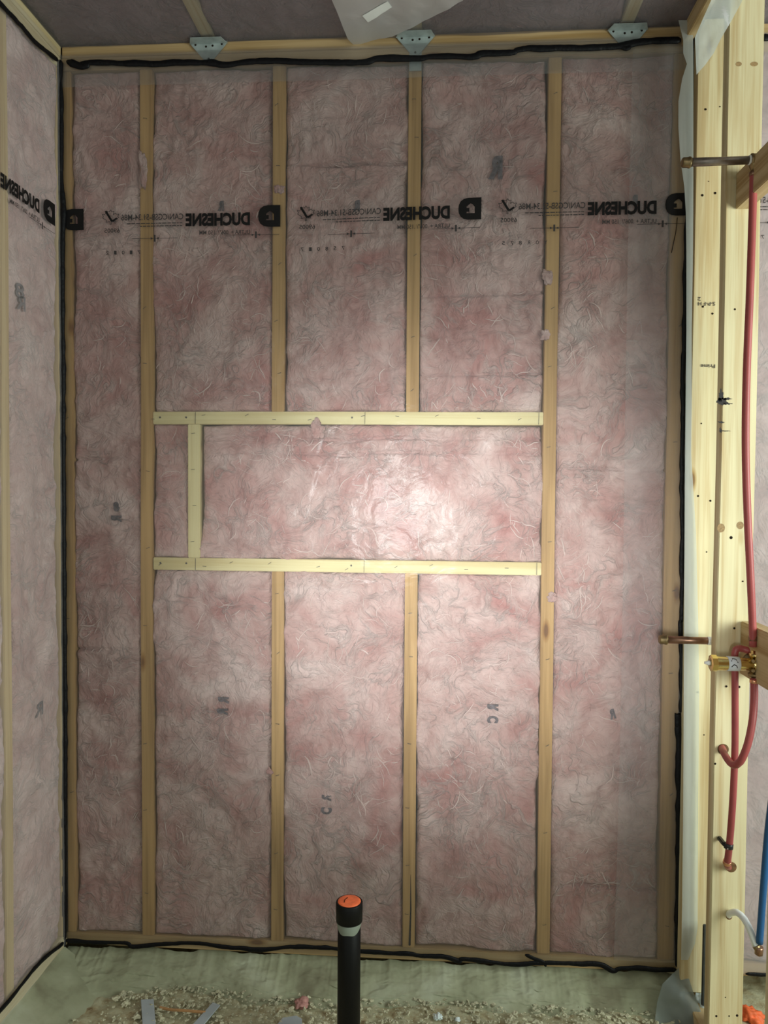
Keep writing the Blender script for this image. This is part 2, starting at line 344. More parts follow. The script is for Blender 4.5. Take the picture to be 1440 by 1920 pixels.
# ------------------------------------------------------------------ film surfaces (shared by sheet and its printing)
ZC = 2.766; XL = -0.2605; XR = 1.63
pA = atY(540, 700); pB = atY(380, 1095); pC = atY(700, 1092); pD = atY(600, 860)
def film_y(x, z):
    x = np.asarray(x, float); z = np.asarray(z, float)
    y = -0.0085-0.0022*fbm(x*2.2, z*1.6, 5.0, 3)-0.0010*ridge(x*9, z*5, 2.0, 2)
    g = np.exp(-(((x-pA.x)/0.07)**2+((z-pA.z)/0.10)**2))
    y = y-g*0.0030*ridge(x*60, z*16, 1.0, 2)
    g2 = np.exp(-(((x-pD.x-(z-pD.z)*0.35)/0.03)**2+((z-pD.z)/0.13)**2))
    y = y-g2*0.0030*ridge(x*38-z*12, z*9, 4.0, 2)
    f = np.clip((x-pB.x)/0.05, 0, 1)*np.clip((pC.x-x)/0.05, 0, 1)
    zz = pB.z+(pC.z-pB.z)*(x-pB.x)/(pC.x-pB.x)+0.002*np.sin(x*17)
    y = y-f*0.0025*np.exp(-((z-zz)/0.004)**2)
    return y
def grid_mesh(name, P, mat, parent=None, smooth=True, loc=None):
    """P: (n, m, 3)"""
    n, mm, _ = P.shape; vs = P.reshape(-1, 3); idx = np.arange(n*mm).reshape(n, mm)
    q = np.stack([idx[:-1, :-1], idx[1:, :-1], idx[1:, 1:], idx[:-1, 1:]], -1).reshape(-1, 4)
    me = bpy.data.meshes.new(name)
    me.vertices.add(len(vs)); me.vertices.foreach_set('co', vs.astype(np.float32).ravel())
    me.loops.add(q.size); me.loops.foreach_set('vertex_index', q.astype(np.int32).ravel())
    me.polygons.add(len(q)); me.polygons.foreach_set('loop_start', np.arange(0, q.size, 4, dtype=np.int32))
    me.polygons.foreach_set('loop_total', np.full(len(q), 4, np.int32))
    me.update(calc_edges=True); me.validate()
    if smooth: me.shade_smooth()
    return link(name, me, mat, parent, loc)

# ------------------------------------------------------------------ printed lettering
def text_mesh(body, bold=0.0):
    c = bpy.data.curves.new('lettering', 'FONT'); c.body = body; c.offset = bold; c.resolution_u = 3
    o = bpy.data.objects.new('lettering', c); COL.objects.link(o)
    dg = bpy.context.evaluated_depsgraph_get(); me = bpy.data.meshes.new_from_object(o.evaluated_get(dg))
    vs = np.array([v.co[:] for v in me.vertices]); fs = [tuple(p.vertices) for p in me.polygons]
    bpy.data.objects.remove(o); bpy.data.curves.remove(c); bpy.data.meshes.remove(me)
    vs[:, 0] -= vs[:, 0].min(); vs[:, 0] /= vs[:, 0].max(); vs[:, 1] -= vs[:, 1].min(); vs[:, 1] /= vs[:, 1].max()
    return vs[:, :2], fs
def subdiv(vs2, fs):
    bm = bmesh.new(); V = [bm.verts.new((a, b, 0)) for a, b in vs2]
    for f in fs:
        try: bm.faces.new([V[i] for i in f])
        except Exception: pass
    bmesh.ops.triangulate(bm, faces=bm.faces[:])
    o = np.array([v.co[:2] for v in bm.verts]); bm.verts.index_update(); F_ = [tuple(v.index for v in f.verts) for f in bm.faces]; bm.free(); return o, F_
D_OUT = [(1, 0), (1, 1), (.45, 1), (.25, .96), (.1, .85), (.02, .68), (0, .5), (.02, .32), (.1, .15), (.25, .04), (.45, 0)]
HOUSE = [(.36, .30), (.71, .30), (.71, .58), (.62, .70), (.53, .74), (.36, .60)]
def logo_uv():
    bm = bmesh.new()
    def loop(pts):
        v = [bm.verts.new((a, b, 0)) for a, b in pts]; return [bm.edges.new((v[i], v[(i+1) % len(v)])) for i in range(len(v))]
    e = loop(D_OUT)+loop([(a, b) for a, b in HOUSE]); bmesh.ops.triangle_fill(bm, use_beauty=True, edges=e)
    bm.faces.ensure_lookup_table()
    hx = sum(a for a, b in HOUSE)/6; hy = sum(b for a, b in HOUSE)/6
    # drop triangles inside the house opening
    hv = set(v for v in bm.verts if any(abs(v.co.x-a) < 1e-5 and abs(v.co.y-b) < 1e-5 for a, b in HOUSE))
    kill = [f for f in bm.faces if all(v in hv for v in f.verts)]
    bmesh.ops.delete(bm, geom=kill, context='FACES')
    bm.verts.index_update(); o = np.array([v.co[:2] for v in bm.verts]); F_ = [tuple(v.index for v in f.verts) for f in bm.faces]; bm.free(); return o, F_
LOGO = logo_uv()
LEAF = [(.5, 1), (.58, .84), (.70, .90), (.66, .66), (.80, .78), (.84, .68), (1, .70), (.92, .54), (.98, .46), (.74, .28), (.78, .16), (.54, .20), (.53, 0), (.47, 0), (.46, .20), (.22, .16), (.26, .28), (.02, .46), (.08, .54), (0, .70), (.16, .68), (.20, .78), (.34, .66), (.30, .90), (.42, .84)]
def stroke_poly(pts, w, closed=False):
    vs = []; fs = []
    q = pts+[pts[0]] if closed else pts
    for (a, b), (c, d) in zip(q[:-1], q[1:]):
        l = math.hypot(c-a, d-b) or 1; nx, ny = -(d-b)/l*w/2, (c-a)/l*w/2; k = len(vs)
        vs += [(a+nx, b+ny), (a-nx, b-ny), (c-nx, d-ny), (c+nx, d+ny)]; fs.append((k, k+1, k+2, k+3))
    return np.array(vs), fs
TX = {}
def T(body, bold=0.0):
    if (body, bold) not in TX: TX[(body, bold)] = text_mesh(body, bold)
    return TX[(body, bold)]
# layout of one print repeat in millimetres from the flat right edge of the logo, leftwards; z relative to logo centre
K = 1/0.6115/1000   # metres per reference pixel on the wall
def print_unit(parent, surf, x_right, zc, sheet, lo=-9, hi=9, only=None, ink='ink', slope=0.0, digits='7 0 8 6 5 4'):
    """surf(u, z) -> 3D point slightly in front of the film; everything reads mirrored, as the sheet hangs inside out"""
    def put(name, uv, fs, x0, x1, y0, y1, mirror=True, m='ink'):
        # x in ref px (902 = logo right edge), y in ref px (393.5 = logo centre)
        if only and name not in only: return
        a = uv.copy(); U = a[:, 0]
        if mirror: U = 1-U
        px = x0+U*(x1-x0); py = y1-a[:, 1]*(y1-y0)
        u = x_right+(px-902)*K; z = zc-(py-393.5)*K+slope*(px-902)*K
        keep = [f for f in fs if lo <= u[list(f)].mean() <= hi]
        if not keep: return
        mesh(name, [surf(a_, b_) for a_, b_ in zip(u, z)], keep, M[m], parent)
    put('printed_emblem', LOGO[0], LOGO[1], 861, 902, 374, 413, False, ink)
    put('printed_emblem', np.array([(.36, .36), (.48, .36), (.48, .54), (.36, .54)]), [(0, 1, 2, 3)], 861, 902, 374, 413, False, ink)
    put('printed_lettering', *T('DUCHESNE', 0.05), 726, 846, 386, 410, m=ink)
    put('printed_lettering', *T('ULTRA + .006"/ .150 MM', 0.01), 752, 846, 417.5, 425.5, m='ink2')
    put('printed_lettering', *T('CAN/CGSB-51.34-M86', 0.012), 605, 722, 386, 397, m='ink2')
    rw = random.Random(5)
    for xa, ya in ((616, 402.3), (640, 407.3)):      # two lines too small to read
        vs, fs, x = [], [], xa
        while x < 718:
            wd = min(rw.uniform(3, 9), 720-x); k = len(vs); vs += [((x-xa)/(720-xa), 0), ((x+wd-xa)/(720-xa), 0), ((x+wd-xa)/(720-xa), 1), ((x-xa)/(720-xa), 1)]; fs.append((k, k+1, k+2, k+3)); x += wd+1.3
        put('printed_fine_line', np.array(vs), fs, xa, 720, ya, ya+1.6, False, 'ink2')
    put('printed_lettering', *T('69005', 0.01), 573, 602, 411, 419, m='ink2')
    a, f = stroke_poly(LEAF, 0.035, True); put('printed_leaf', a, f, 569, 601, 377, 404, m='ink2')
    a, f = stroke_poly([(.80, .92), (.42, .2), (.12, .42)], 0.13); put('printed_leaf', a, f, 569, 601, 377, 404, m=ink)
    for cx, cy, x0, x1 in ((668, 430.5, 625.5, 711), (857, 427, 813, 900)):
        if only and 'printed_arrow' not in only: continue
        a1, f1 = stroke_poly([(0, .5), (1, .5)], 0.07)
        c = (cx-x0)/(x1-x0)
        vs = list(map(tuple, a1))+[(c-.02, 0), (c+.02, 0), (c+.02, 1), (c-.02, 1), (c-.09, .68), (c-.09, .32), (c-.03, .5), (c+.09, .68), (c+.09, .32), (c+.03, .5)]
        put('printed_arrow', np.array(vs), list(f1)+[(4, 5, 6, 7), (8, 9, 10), (11, 12, 13)], x0, x1, cy-6, cy+6, False, 'ink2')
    for i, ch in enumerate(reversed(digits.split())):
        a, f = T(ch, 0.01); put('printed_lettering', a, f, 576+i*15, 581+i*15, 452, 459, m='ink2')

# ------------------------------------------------------------------ SETTING
def slab(name, x0, x1, y0, y1, z0, z1, mat):
    o = board(name, x0, x1, y0, y1, z0, z1, mat, bev=0.001, warp=0, axis='Z'); o['kind'] = 'structure'; return o
FZ = -0.085
slab('wall_back', -0.55, 2.6, 0.15, 0.165, FZ, 3.05, M['osb'])
slab('wall_left', XL-0.165, XL-0.15, -1.4, 0.15, FZ, 3.05, M['osb'])
slab('ceiling', -0.55, 2.6, -1.4, 0.165, 3.03, 3.05, M['osb'])
# floor: rough slab littered with foam overspray
nx, ny = 420, 230
gx = np.linspace(XL-0.16, 2.6, nx); gy = np.linspace(-1.4, 0.14, ny)
GX, GY = np.meshgrid(gx, gy, indexing='ij')
GZ = FZ+0.010*fbm(GX*9, GY*9, 1, 5)+0.007*ridge(GX*26, GY*26, 3, 3)*np.clip(fbm(GX*3, GY*3, 8, 2)+0.7, 0, 1)
fl = grid_mesh('floor', np.stack([GX, GY, GZ], -1), M['floor'], smooth=True); fl['kind'] = 'structure'

# ------------------------------------------------------------------ FOAM BANKS at the foot of the walls
nx, ny = 620, 70
xs = np.linspace(XL, XR-0.01, nx); ts = np.linspace(0, 1, ny)
X_, T_ = np.meshgrid(xs, ts, indexing='ij')
wid = 0.125+0.03*fbm(X_*5, 0*X_, 3, 3)+0.10*np.exp(-((X_-XL)/0.10)**2)
top = -0.016+0.016*fbm(X_*9, 0*X_, 6, 5)+0.004*ridge(X_*30, 0*X_, 2, 2)
prof = np.clip(T_, 0, 1)
Yf = 0.010-prof*wid-0.01*np.sin(np.pi*prof)
Zf = top+(FZ-0.006-top)*(prof**0.9)
Zf = Zf+(0.010*fbm(X_*12, T_*3, 4, 4)+0.004*np.maximum(0, ridge(X_*11, T_*5, 9, 3)))*np.sin(np.pi*np.clip(prof*0.9+0.08, 0, 1))
Yf = Yf-0.016*np.maximum(0, fbm(X_*14, T_*5, 14, 4))*np.exp(-((prof-.12)/.12)**2)-0.010*np.maximum(0, fbm(X_*30, T_*14, 15, 3)-.1)*np.sin(np.pi*prof)
fo = grid_mesh('spray_foam_bank', np.stack([X_, Yf, Zf], -1), M['foam'], loc=(0.7, 0, FZ))
tag(fo, 'pale green spray foam bank smeared along the foot of the back wall', 'foam')
ys = np.linspace(-1.3, -0.02, 300); Y_, T_ = np.meshgrid(ys, ts, indexing='ij')
wid = 0.16+0.03*fbm(Y_*5, 0*Y_, 31, 3); top = 0.004+0.006*fbm(Y_*8, 0*Y_, 36, 3)
Xf = XL-0.004+T_*wid; Zf = top+(FZ-0.006-top)*(T_**0.85)+0.006*fbm(Y_*8, T_*3, 40, 4)*np.sin(np.pi*T_)
fo = grid_mesh('spray_foam_bank', np.stack([Xf, Y_, Zf], -1)[::-1], M['foam'], loc=(XL, -0.5, FZ))
tag(fo, 'smooth dark green foam bank sloping down from the left wall', 'foam')

# ------------------------------------------------------------------ FRAMING of the back wall
SP = 0.4064; HW = 0.019; ZT = ZC-0.076; ZB = 0.032; DEP = 0.14
Z1t = 1.6614; Z1b = Z1t-0.038; Z2t = 1.2159; Z2b = Z2t-0.038
def staple(parent, x, z, y=-0.0105, tilt=0.3, normal='Y'):
    p0 = Vector((x-0.005*math.cos(tilt), y, z-0.005*math.sin(tilt))); p1 = Vector((x+0.005*math.cos(tilt), y, z+0.005*math.sin(tilt)))
    q = [p0+Vector((0, 0.003, 0)), p0, p1, p1+Vector((0, 0.003, 0))]
    vs, fs = tube_mesh(q, 0.0007, 6); mesh('staple', vs, fs, M['nail'], parent)
def stud(x, z0, z1, label, cat='stud', n=6, mat='stud', hw=HW, group='back wall studs'):
    o = board('wall_stud', x-hw, x+hw, 0.0, DEP, z0, z1, M[mat]); tag(o, label, cat, group)
    for i in range(n):
        z = z0+(z1-z0)*(i+0.5+random.uniform(-.25, .25))/n
        staple(o, x+random.uniform(-.006, .006), z, float(film_y(x, z))+0.001, random.uniform(-.2, .8))
    return o
stud(0, ZB, ZT, 'tan full-height stud leftmost of the studs reaching past the horizontal headers', n=10)
S4 = 3*SP-0.0
stud(S4, ZB, ZT, 'tan full-height stud at the right ends of both pale headers', n=10)
stud(SP, Z1t, ZT, 'tan stud above the upper header, on the left between full-height studs', n=6)
stud(2*SP, Z1t, ZT, 'tan stud above the upper header, under the middle ceiling joist', n=6)
stud(SP, ZB, Z2b, 'tan stud below the lower header, left of the black pipe', n=6)
sdm = stud(2*SP, ZB, Z2b, 'tan stud below the lower header, split at its foot, right of the black pipe', n=6)
c0, c1 = atY(770, 1640, -.0015), atY(768, 1772, -.0015)
vs, fs = tube_mesh([c0, (c0+c1)/2+Vector((.002, 0, 0)), c1], [0.0004, 0.002, 0.003], 6); mesh('crack', vs, fs, M['dark'], sdm)
stud(XL+0.016, ZB, ZT, 'brownish edge stud in the left corner of the back wall', n=4, hw=0.013)
xr = atY(1265, 900).x
stud(xr, ZB, ZT, 'tan edge stud beside the black bead in the right corner', n=8, hw=0.024)
def header(name, z0, z1, label):
    o = board(name, HW+.0005, S4-HW-.0005, 0.001, DEP, z0, z1, M['header'], axis='X', warp=0.001); tag(o, label, 'header', 'pale headers')
    for px in (366, 684, 1010):
        x = atY(px, 785).x
        vs, fs = tube_mesh([Vector((x, -.0008, z0+.001)), Vector((x+.0005, -.0008, z1-.001))], 0.0007, 5); mesh('pencil_mark', vs, fs, M['ink2'], o)
    for i in range(10):
        x = 0.05+i*0.118+random.uniform(-.03, .03); z = (z0+z1)/2+random.uniform(-.009, .009)
        staple(o, x, z, float(film_y(x, z))+0.001, random.uniform(-.2, .6))
    for px in (300, 349, 660): x = atY(px, 785).x; disc('nail_head', Vector((x, -.0002, (z0+z1)/2+.002)), (0, -1, 0), .003, M['nail'], o)
    return o
header('window_header', Z1b, Z1t, 'pale yellow horizontal header, upper of the two across the wall')
header('window_header', Z2b, Z2t, 'pale yellow horizontal header, lower of the two across the wall')
xd = atY(363.5, 920).x
dv = board('divider_stud', xd-.019, xd+.019, 0.002, DEP, Z2t, Z1b, M['divider'], warp=0.0015); tag(dv, 'short pale upright board between the two headers', 'stud')
for i in range(4): staple(dv, xd+random.uniform(-.004, .004), Z2t+.05+i*.11, -0.007, 0.1)
tp = board('top_plate', XL, 2.55, 0.0, DEP, ZC-0.038, ZC-0.0005, M['studX'], axis='X'); tag(tp, 'upper wooden top plate directly under the ceiling along the back wall', 'plate')
tp = board('top_plate', XL, 2.55, -0.0015, DEP, ZC-0.076, ZC-0.0385, M['studX'], axis='X'); tag(tp, 'lower wooden top plate behind the black bead along the back wall', 'plate')
bp_ = board('bottom_plate', XL, 2.55, 0.0, DEP, -0.006, 0.032, M['studX'], axis='X'); tag(bp_, 'brown bottom plate above the foam along the back wall', 'plate')

# ------------------------------------------------------------------ BATTS
def batt_points(w, h, seed, step=0.0042, grooves=(), edge=0.010, front=0.008, depth=0.12, ragged=0.006):
    nx = max(8, int(w/step)); nz = max(8, int(h/step))
    u = np.linspace(0, w, nx); v = np.linspace(0, h, nz); U, V = np.meshgrid(u, v, indexing='ij')
    d = np.minimum.reduce([U, w-U, V*1.3, (h-V)*1.3])
    wx = U+0.05*fbm(U*6, V*6, seed, 3); wz = V+0.05*fbm(U*6+9, V*6, seed+5, 3)
    y = front+0.002-0.013*fbm(wx*7, wz*6, seed+1, 4)-0.008*ridge(wx*13, wz*11, seed+2, 3)
    y = y-0.0025*ridge(wx*45, wz*38, seed+3, 2)
    y = np.maximum(y, -0.0045+0.002*np.tanh((y+0.0045)*150))
    y = y+0.030*np.exp(-np.maximum(d, 0)/edge*2.6)*np.clip(0.55+1.3*fbm(U*5, V*5, seed+7, 3), 0.03, 1.3)
    y = np.maximum(y, -0.0045)
    for gz in grooves:
        zz = gz+0.010*fbm(U*7, U*0, seed+21, 3); k = np.clip(.6+1.2*fbm(U*5, U*0, seed+23, 2), 0, 1)
        y = y+k*(0.016*np.exp(-((V-zz)/0.0035)**2)-0.004*np.exp(-((V-zz+.014)/0.010)**2))
    y = np.maximum(y, -0.0045)
    # ragged outline
    e = np.exp(-d/0.020)
    du = ragged*(fbm(U*6, V*14, seed+8, 4)+0.10)*e*np.sign(U-w/2)
    dv_ = ragged*0.8*(fbm(U*14, V*6, seed+9, 4))*e*np.sign(V-h/2)
    return U+du, V+dv_, y, depth
def close_grid(A, B, Yv, depth):
    """adds side walls and a back to the front relief"""
    n, m_ = A.shape
    P = np.stack([A, Yv, B], -1)
    Q = np.zeros((n+4, m_+4, 3)); Q[2:-2, 2:-2] = P
    Q[1, 2:-2] = P[0]; Q[-2, 2:-2] = P[-1]; Q[2:-2, 1] = P[:, 0]; Q[2:-2, -2] = P[:, -1]
    Q[1, 1], Q[1, -2], Q[-2, 1], Q[-2, -2] = P[0, 0], P[0, -1], P[-1, 0], P[-1, -1]
    for sl in ((1, slice(None)), (-2, slice(None)), (slice(None), 1), (slice(None), -2)): Q[sl][..., 1] = depth
    c = (A.mean(), depth, B.mean())
    Q[0], Q[-1] = c, c; Q[:, 0] = c; Q[:, -1] = c
    return Q[:, ::-1] if False else Q
BN = [0]
def strands(o, x0, x1, z0, z1, A, B, Yv, seed):
    """curled loose strands lying on the face of a batt"""
    rg = np.random.RandomState(seed*7+1); w_, h_ = x1-x0, z1-z0; nx_, nz_ = Yv.shape; vs = []; fs = []
    def yat(x, z):
        i = int(np.clip((x-x0)/w_*(nx_-1), 1, nx_-2)); j = int(np.clip((z-z0)/h_*(nz_-1), 1, nz_-2)); return Yv[i, j]
    want = int(w_*h_*900)
    for _ in range(want):
        x = rg.uniform(x0+.012, x1-.012); z = rg.uniform(z0+.012, z1-.012)
        if float(fbm(np.array(x*7.), np.array(z*7.), seed*3., 2)) < rg.uniform(-.35, .35): continue
        a = math.pi*2*float(vn(np.array(x*5.), np.array(z*5.), seed+.5))+rg.normal(0, .5); curl = rg.normal(0, 15); L_ = rg.uniform(.018, .085); n = max(4, int(L_/.005)); r = abs(rg.normal(.0006, .0005))+.0003
        pts = []
        for k in range(n):
            if not (x0+.006 < x < x1-.006 and z0+.006 < z < z1-.006): break
            pts.append(Vector((x, max(-.0052, min(yat(x, z), .012)-.0004), z))); a += curl*.005+rg.normal(0, .15); x += .005*math.cos(a); z += .005*math.sin(a)
        if len(pts) < 4: continue
        rr = [r*(.25+.75*math.sin(math.pi*(k+.5)/len(pts)))*1.3 for k in range(len(pts))]
        v_, f_ = tube_mesh(pts, rr, 5, flat=Vector((0, 1, 0))); k0 = len(vs); vs += v_; fs += [tuple(q+k0 for q in f) for f in f_]
    if vs:
        q = mesh('loose_fibres', vs, fs, M['fibre'], o, True); q['kind'] = 'stuff'
M['fibre'] = simple('pale_fibre', (0.64, 0.50, 0.465), 0.95, spec=0.05, vary=0.14, vscale=12)
def batt(x0, x1, z0, z1, label, group='pink batts in the back wall', ragged=0.006, mat='batt', front=0.008, step=0.0042, stamps=(), fibres=True, grooves=()):
    BN[0] += 1; A, B, Yv, dp = batt_points(x1-x0, z1-z0, BN[0]*17.3, step=step, ragged=ragged, front=front, grooves=grooves)
    Q = close_grid(A+x0, B+z0, Yv, dp)
    o = grid_mesh('insulation_batt', Q, M[mat], loc=((x0+x1)/2, 0.05, z0)); tag(o, label, 'insulation', group)
    if fibres: strands(o, x0, x1, z0, z1, A+x0, B+z0, Yv, BN[0])
    for (px, py, ch, rot, s) in stamps:
        uv, fs = T(ch, 0.06); c = atY(px, py); a = (uv-0.5)*np.array([s*0.62, s]); a[:, 0] *= -1
        cr, sr = math.cos(rot), math.sin(rot); a = a@np.array([[cr, sr], [-sr, cr]])
        # refine against the relief: nearest front vertex
        XX = (A+x0).ravel(); ZZ = (B+z0).ravel(); YY = Yv.ravel(); pts = []
        for q in a:
            k = np.argmin((XX-c.x-q[0])**2+(ZZ-c.z-q[1])**2); pts.append((c.x+q[0], min(YY[k]-0.0012, 0.004), c.z+q[1]))
        mesh('stamped_mark', pts, fs, M['stamp'], o)
    return o
M['stamp'] = simple('smudged_grey_ink', (0.15, 0.13, 0.14), 0.9, spec=0.05, vary=0.45, vscale=90)
xA0 = XL+0.030; g = 0.0015; xE1 = xr-0.024
x0b, x1b = HW+g, SP-HW-g; x0c, x1c = SP+HW+g, 2*SP-HW-g; x0d, x1d = 2*SP+HW+g, S4-HW-g
batt(xA0, -HW-g, ZB, ZT, 'tall narrow pink batt against the left corner stud', grooves=(atY(200, 860).z-ZB, atY(200, 1218).z-ZB), stamps=[(217, 973, 'R', math.pi/2, .034), (217, 950, '8', 0.1, .03)])
batt(x0b, x1b, Z1t, ZT, 'pink batt above the upper header, in the bay left of the middle bay', stamps=[(413, 385, 'R', 0, .03)])
batt(x0c, x1c, Z1t, ZT, 'pink batt above the upper header, in the middle bay', grooves=(atY(660, 306).z-Z1t,), stamps=[(668, 385, 'R', 0, .034)])
batt(x0d, x1d, Z1t, ZT, 'pink batt above the upper header with grey R mark, right of the middle joist', grooves=(atY(860, 700).z-Z1t, .35), stamps=[(929, 313, 'R', 0, .068)])
batt(S4+HW+g, xE1, ZB, ZT, 'tall pink batt beside the right corner, half under the lapped plastic', grooves=(atY(1100, 880).z-ZB, atY(1100, 1665).z-ZB), stamps=[(1190, 374, 'R', 0, .03), (1148, 1340, 'R', 0.3, .03)])
batt(x0b, xd-.0205, Z2t, Z1b, 'small pink batt left of the short upright between the headers')
batt(xd+.0205, x1d, Z2t, Z1b, 'wide brightly lit pink batt between the two headers', grooves=(Z1b-Z2t-.045, Z1b-Z2t-.088))
batt(x0b, x1b, ZB, Z2b, 'pink batt below the lower header, left bay of the three', stamps=[(418, 1314, 'R', math.pi/2, .034), (416, 1336, 'R', math.pi/2, .034)])
batt(x0c, x1c, ZB, Z2b, 'pink batt below the lower header, behind the black pipe', stamps=[(612, 1497, 'R', math.pi/2, .03), (612, 1520, 'C', -math.pi/2, .034)])
batt(x0d, x1d, ZB, Z2b, 'pink batt below the lower header, right bay of the three', stamps=[(924, 1328, 'R', math.pi/2, .034), (924, 1350, 'C', math.pi/2, .034)])
# torn tufts that stray over the timber
def tuft(px, py, w_, h_, label, seed):
    c = atY(px, py, -0.002); bm = bmesh.new(); bmesh.ops.create_icosphere(bm, subdivisions=4, radius=1)
    co = np.array([v.co[:] for v in bm.verts]); n1 = fbm(co[:, 0]*1.6+seed, co[:, 2]*1.6, co[:, 1]*1.6+seed, 4)
    for v, k in zip(bm.verts, n1): s_ = 1+1.1*k; v.co = Vector((c.x+v.co.x*w_*s_, c.y+v.co.y*0.0028*s_, c.z+v.co.z*h_*s_))
    o = bm_obj('insulation_tuft', bm, M['batt'], smooth=True); tag(o, label, 'insulation')
for i, (px, py, w_, h_, lb) in enumerate([
        (595, 806, .017, .026, 'pink torn tuft hanging over the middle of the upper header'),
        (1028, 520, .012, .020, 'pink wisp lapping the right full-height stud, above the upper header'),
        (268, 320, .010, .050, 'pink torn edge lapping the left full-height stud near its top'),
        (505, 1446, .009, .010, 'small pink wisp on the left edge of the stud left of the black pipe'),
        (524, 355, .014, .012, 'pink wisp over the stud left of middle, just above the black lettering'),
        (1022, 628, .010, .014, 'pink wisp at the left edge of the right full-height stud, lower than the other'),
        (1036, 1120, .011, .014, 'pink wisp over the right full-height stud below the lower header')]):
    tuft(px, py, w_, h_, lb, i*5.1)

# ------------------------------------------------------------------ right-hand bay beyond the partition
batt(XR+0.03, 2.35, ZB, ZT, 'pink batt behind plastic to the right of the plumbing partition', mat='batt2', step=0.008, front=0.006, fibres=False)
for zr in ():
    pass

# ------------------------------------------------------------------ LEFT WALL framing + batts (built flat then turned)
def left_board(name, y0, y1, z0, z1, label, cat, grp, axis='Z', mat='stud'):
    o = board(name, XL-DEP, XL, y0, y1, z0, z1, M[mat], axis=axis); return tag(o, label, cat, grp)
left_board('wall_stud', -0.030, -0.001, ZB, ZT, 'stud edge of the left wall right next to the black corner bead', 'stud', None, mat='studL')
ls = left_board('wall_stud', -0.338, -0.300, ZB, ZT, 'yellowish stud in the left wall at the picture edge', 'stud', None, mat='studL')
left_board('wall_stud', -0.744, -0.706, ZB, ZT, 'stud in the left wall nearest the camera', 'stud', None, mat='studL')
left_board('top_plate', -1.4, -0.001, ZC-0.038, ZC-.0005, 'upper top plate along the left wall under the ceiling', 'plate', None, 'Y', 'studY')
left_board('top_plate', -1.4, -0.001, ZC-0.076, ZC-.0385, 'lower top plate along the left wall above the slanting black bead', 'plate', None, 'Y', 'studY')
left_board('bottom_plate', -1.4, -0.001, -0.006, 0.032, 'bottom plate along the foot of the left wall', 'plate', None, 'Y', 'studY')
def left_batt(y0, y1, label):
    BN[0] += 1; w_ = y1-y0; A, B, Yv, dp = batt_points(w_, ZT-ZB, BN[0]*17.3, step=0.006, front=0.006)
    Q = close_grid(A+y0, B+ZB, Yv, dp); R_ = np.stack([XL-Q[..., 1], Q[..., 0], Q[..., 2]], -1)[::-1]
    o = grid_mesh('insulation_batt', R_, M['batt2'], loc=(XL-.06, (y0+y1)/2, ZB)); return tag(o, label, 'insulation', 'pink batts in the left wall')
lb = left_batt(-0.298, -0.032, 'pink batt in the left wall next to the corner')
left_batt(-0.704, -0.340, 'pink batt in the left wall cut off by the picture edge')
for (px, py, ch) in ((38, 545, '8'), (40, 568, 'R'), (74, 1330, 'R')):
    c = atX(px, py, XL+0.004); uv, fs = T(ch, .02); a = uv-.5
    mesh('stamped_mark', [(XL+0.0035, c.y-q[0]*.045, c.z+q[1]*.04) for q in a], fs, M['stamp'], lb)

# ------------------------------------------------------------------ CEILING
for i, (x, lbl) in enumerate([(atY(393, 80).x, 'ceiling joist meeting the back wall on the left'), (2*SP, 'ceiling joist in the middle behind the cloudy scrap'), (atY(1172, 60).x, 'ceiling joist on the right above the lapped plastic'), (-0.62+atY(393, 80).x, 'ceiling joist hidden over the left wall'), (atY(1172, 60).x+0.61, 'ceiling joist beyond the plumbing partition')]):
    if i == 3: continue
    pts_dir = {0: -0.0, 1: 0.0, 2: 0.0, 4: 0}[i]
    o = board('ceiling_joist', x-.019, x+.019, -1.4, 0.12, ZC+.001, ZC+.14, M['studY'], axis='Y'); tag(o, lbl, 'joist', 'ceiling joists')
JX = [XL-0.02, atY(393, 80).x, 2*SP, atY(1172, 60).x, atY(1172, 60).x+0.61]
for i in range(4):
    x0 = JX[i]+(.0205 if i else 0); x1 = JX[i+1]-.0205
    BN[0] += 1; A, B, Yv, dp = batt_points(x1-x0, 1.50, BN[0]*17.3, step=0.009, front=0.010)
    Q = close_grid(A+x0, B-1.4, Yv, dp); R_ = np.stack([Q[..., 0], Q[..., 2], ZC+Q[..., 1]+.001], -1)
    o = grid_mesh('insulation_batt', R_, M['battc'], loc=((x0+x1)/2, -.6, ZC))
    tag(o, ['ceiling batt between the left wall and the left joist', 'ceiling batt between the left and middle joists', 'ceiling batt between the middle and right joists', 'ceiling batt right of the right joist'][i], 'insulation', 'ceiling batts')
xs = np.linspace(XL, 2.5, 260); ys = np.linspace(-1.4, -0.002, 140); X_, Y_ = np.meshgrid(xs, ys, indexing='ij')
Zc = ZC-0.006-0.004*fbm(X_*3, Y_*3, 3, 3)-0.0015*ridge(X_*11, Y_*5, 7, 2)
o = grid_mesh('vapour_barrier', np.stack([X_, Y_, Zc], -1)[::-1], M['filmC'], loc=(0.9, -.7, ZC-.006)); tag(o, 'hazy plastic sheet stretched under the ceiling joists', 'plastic sheet')
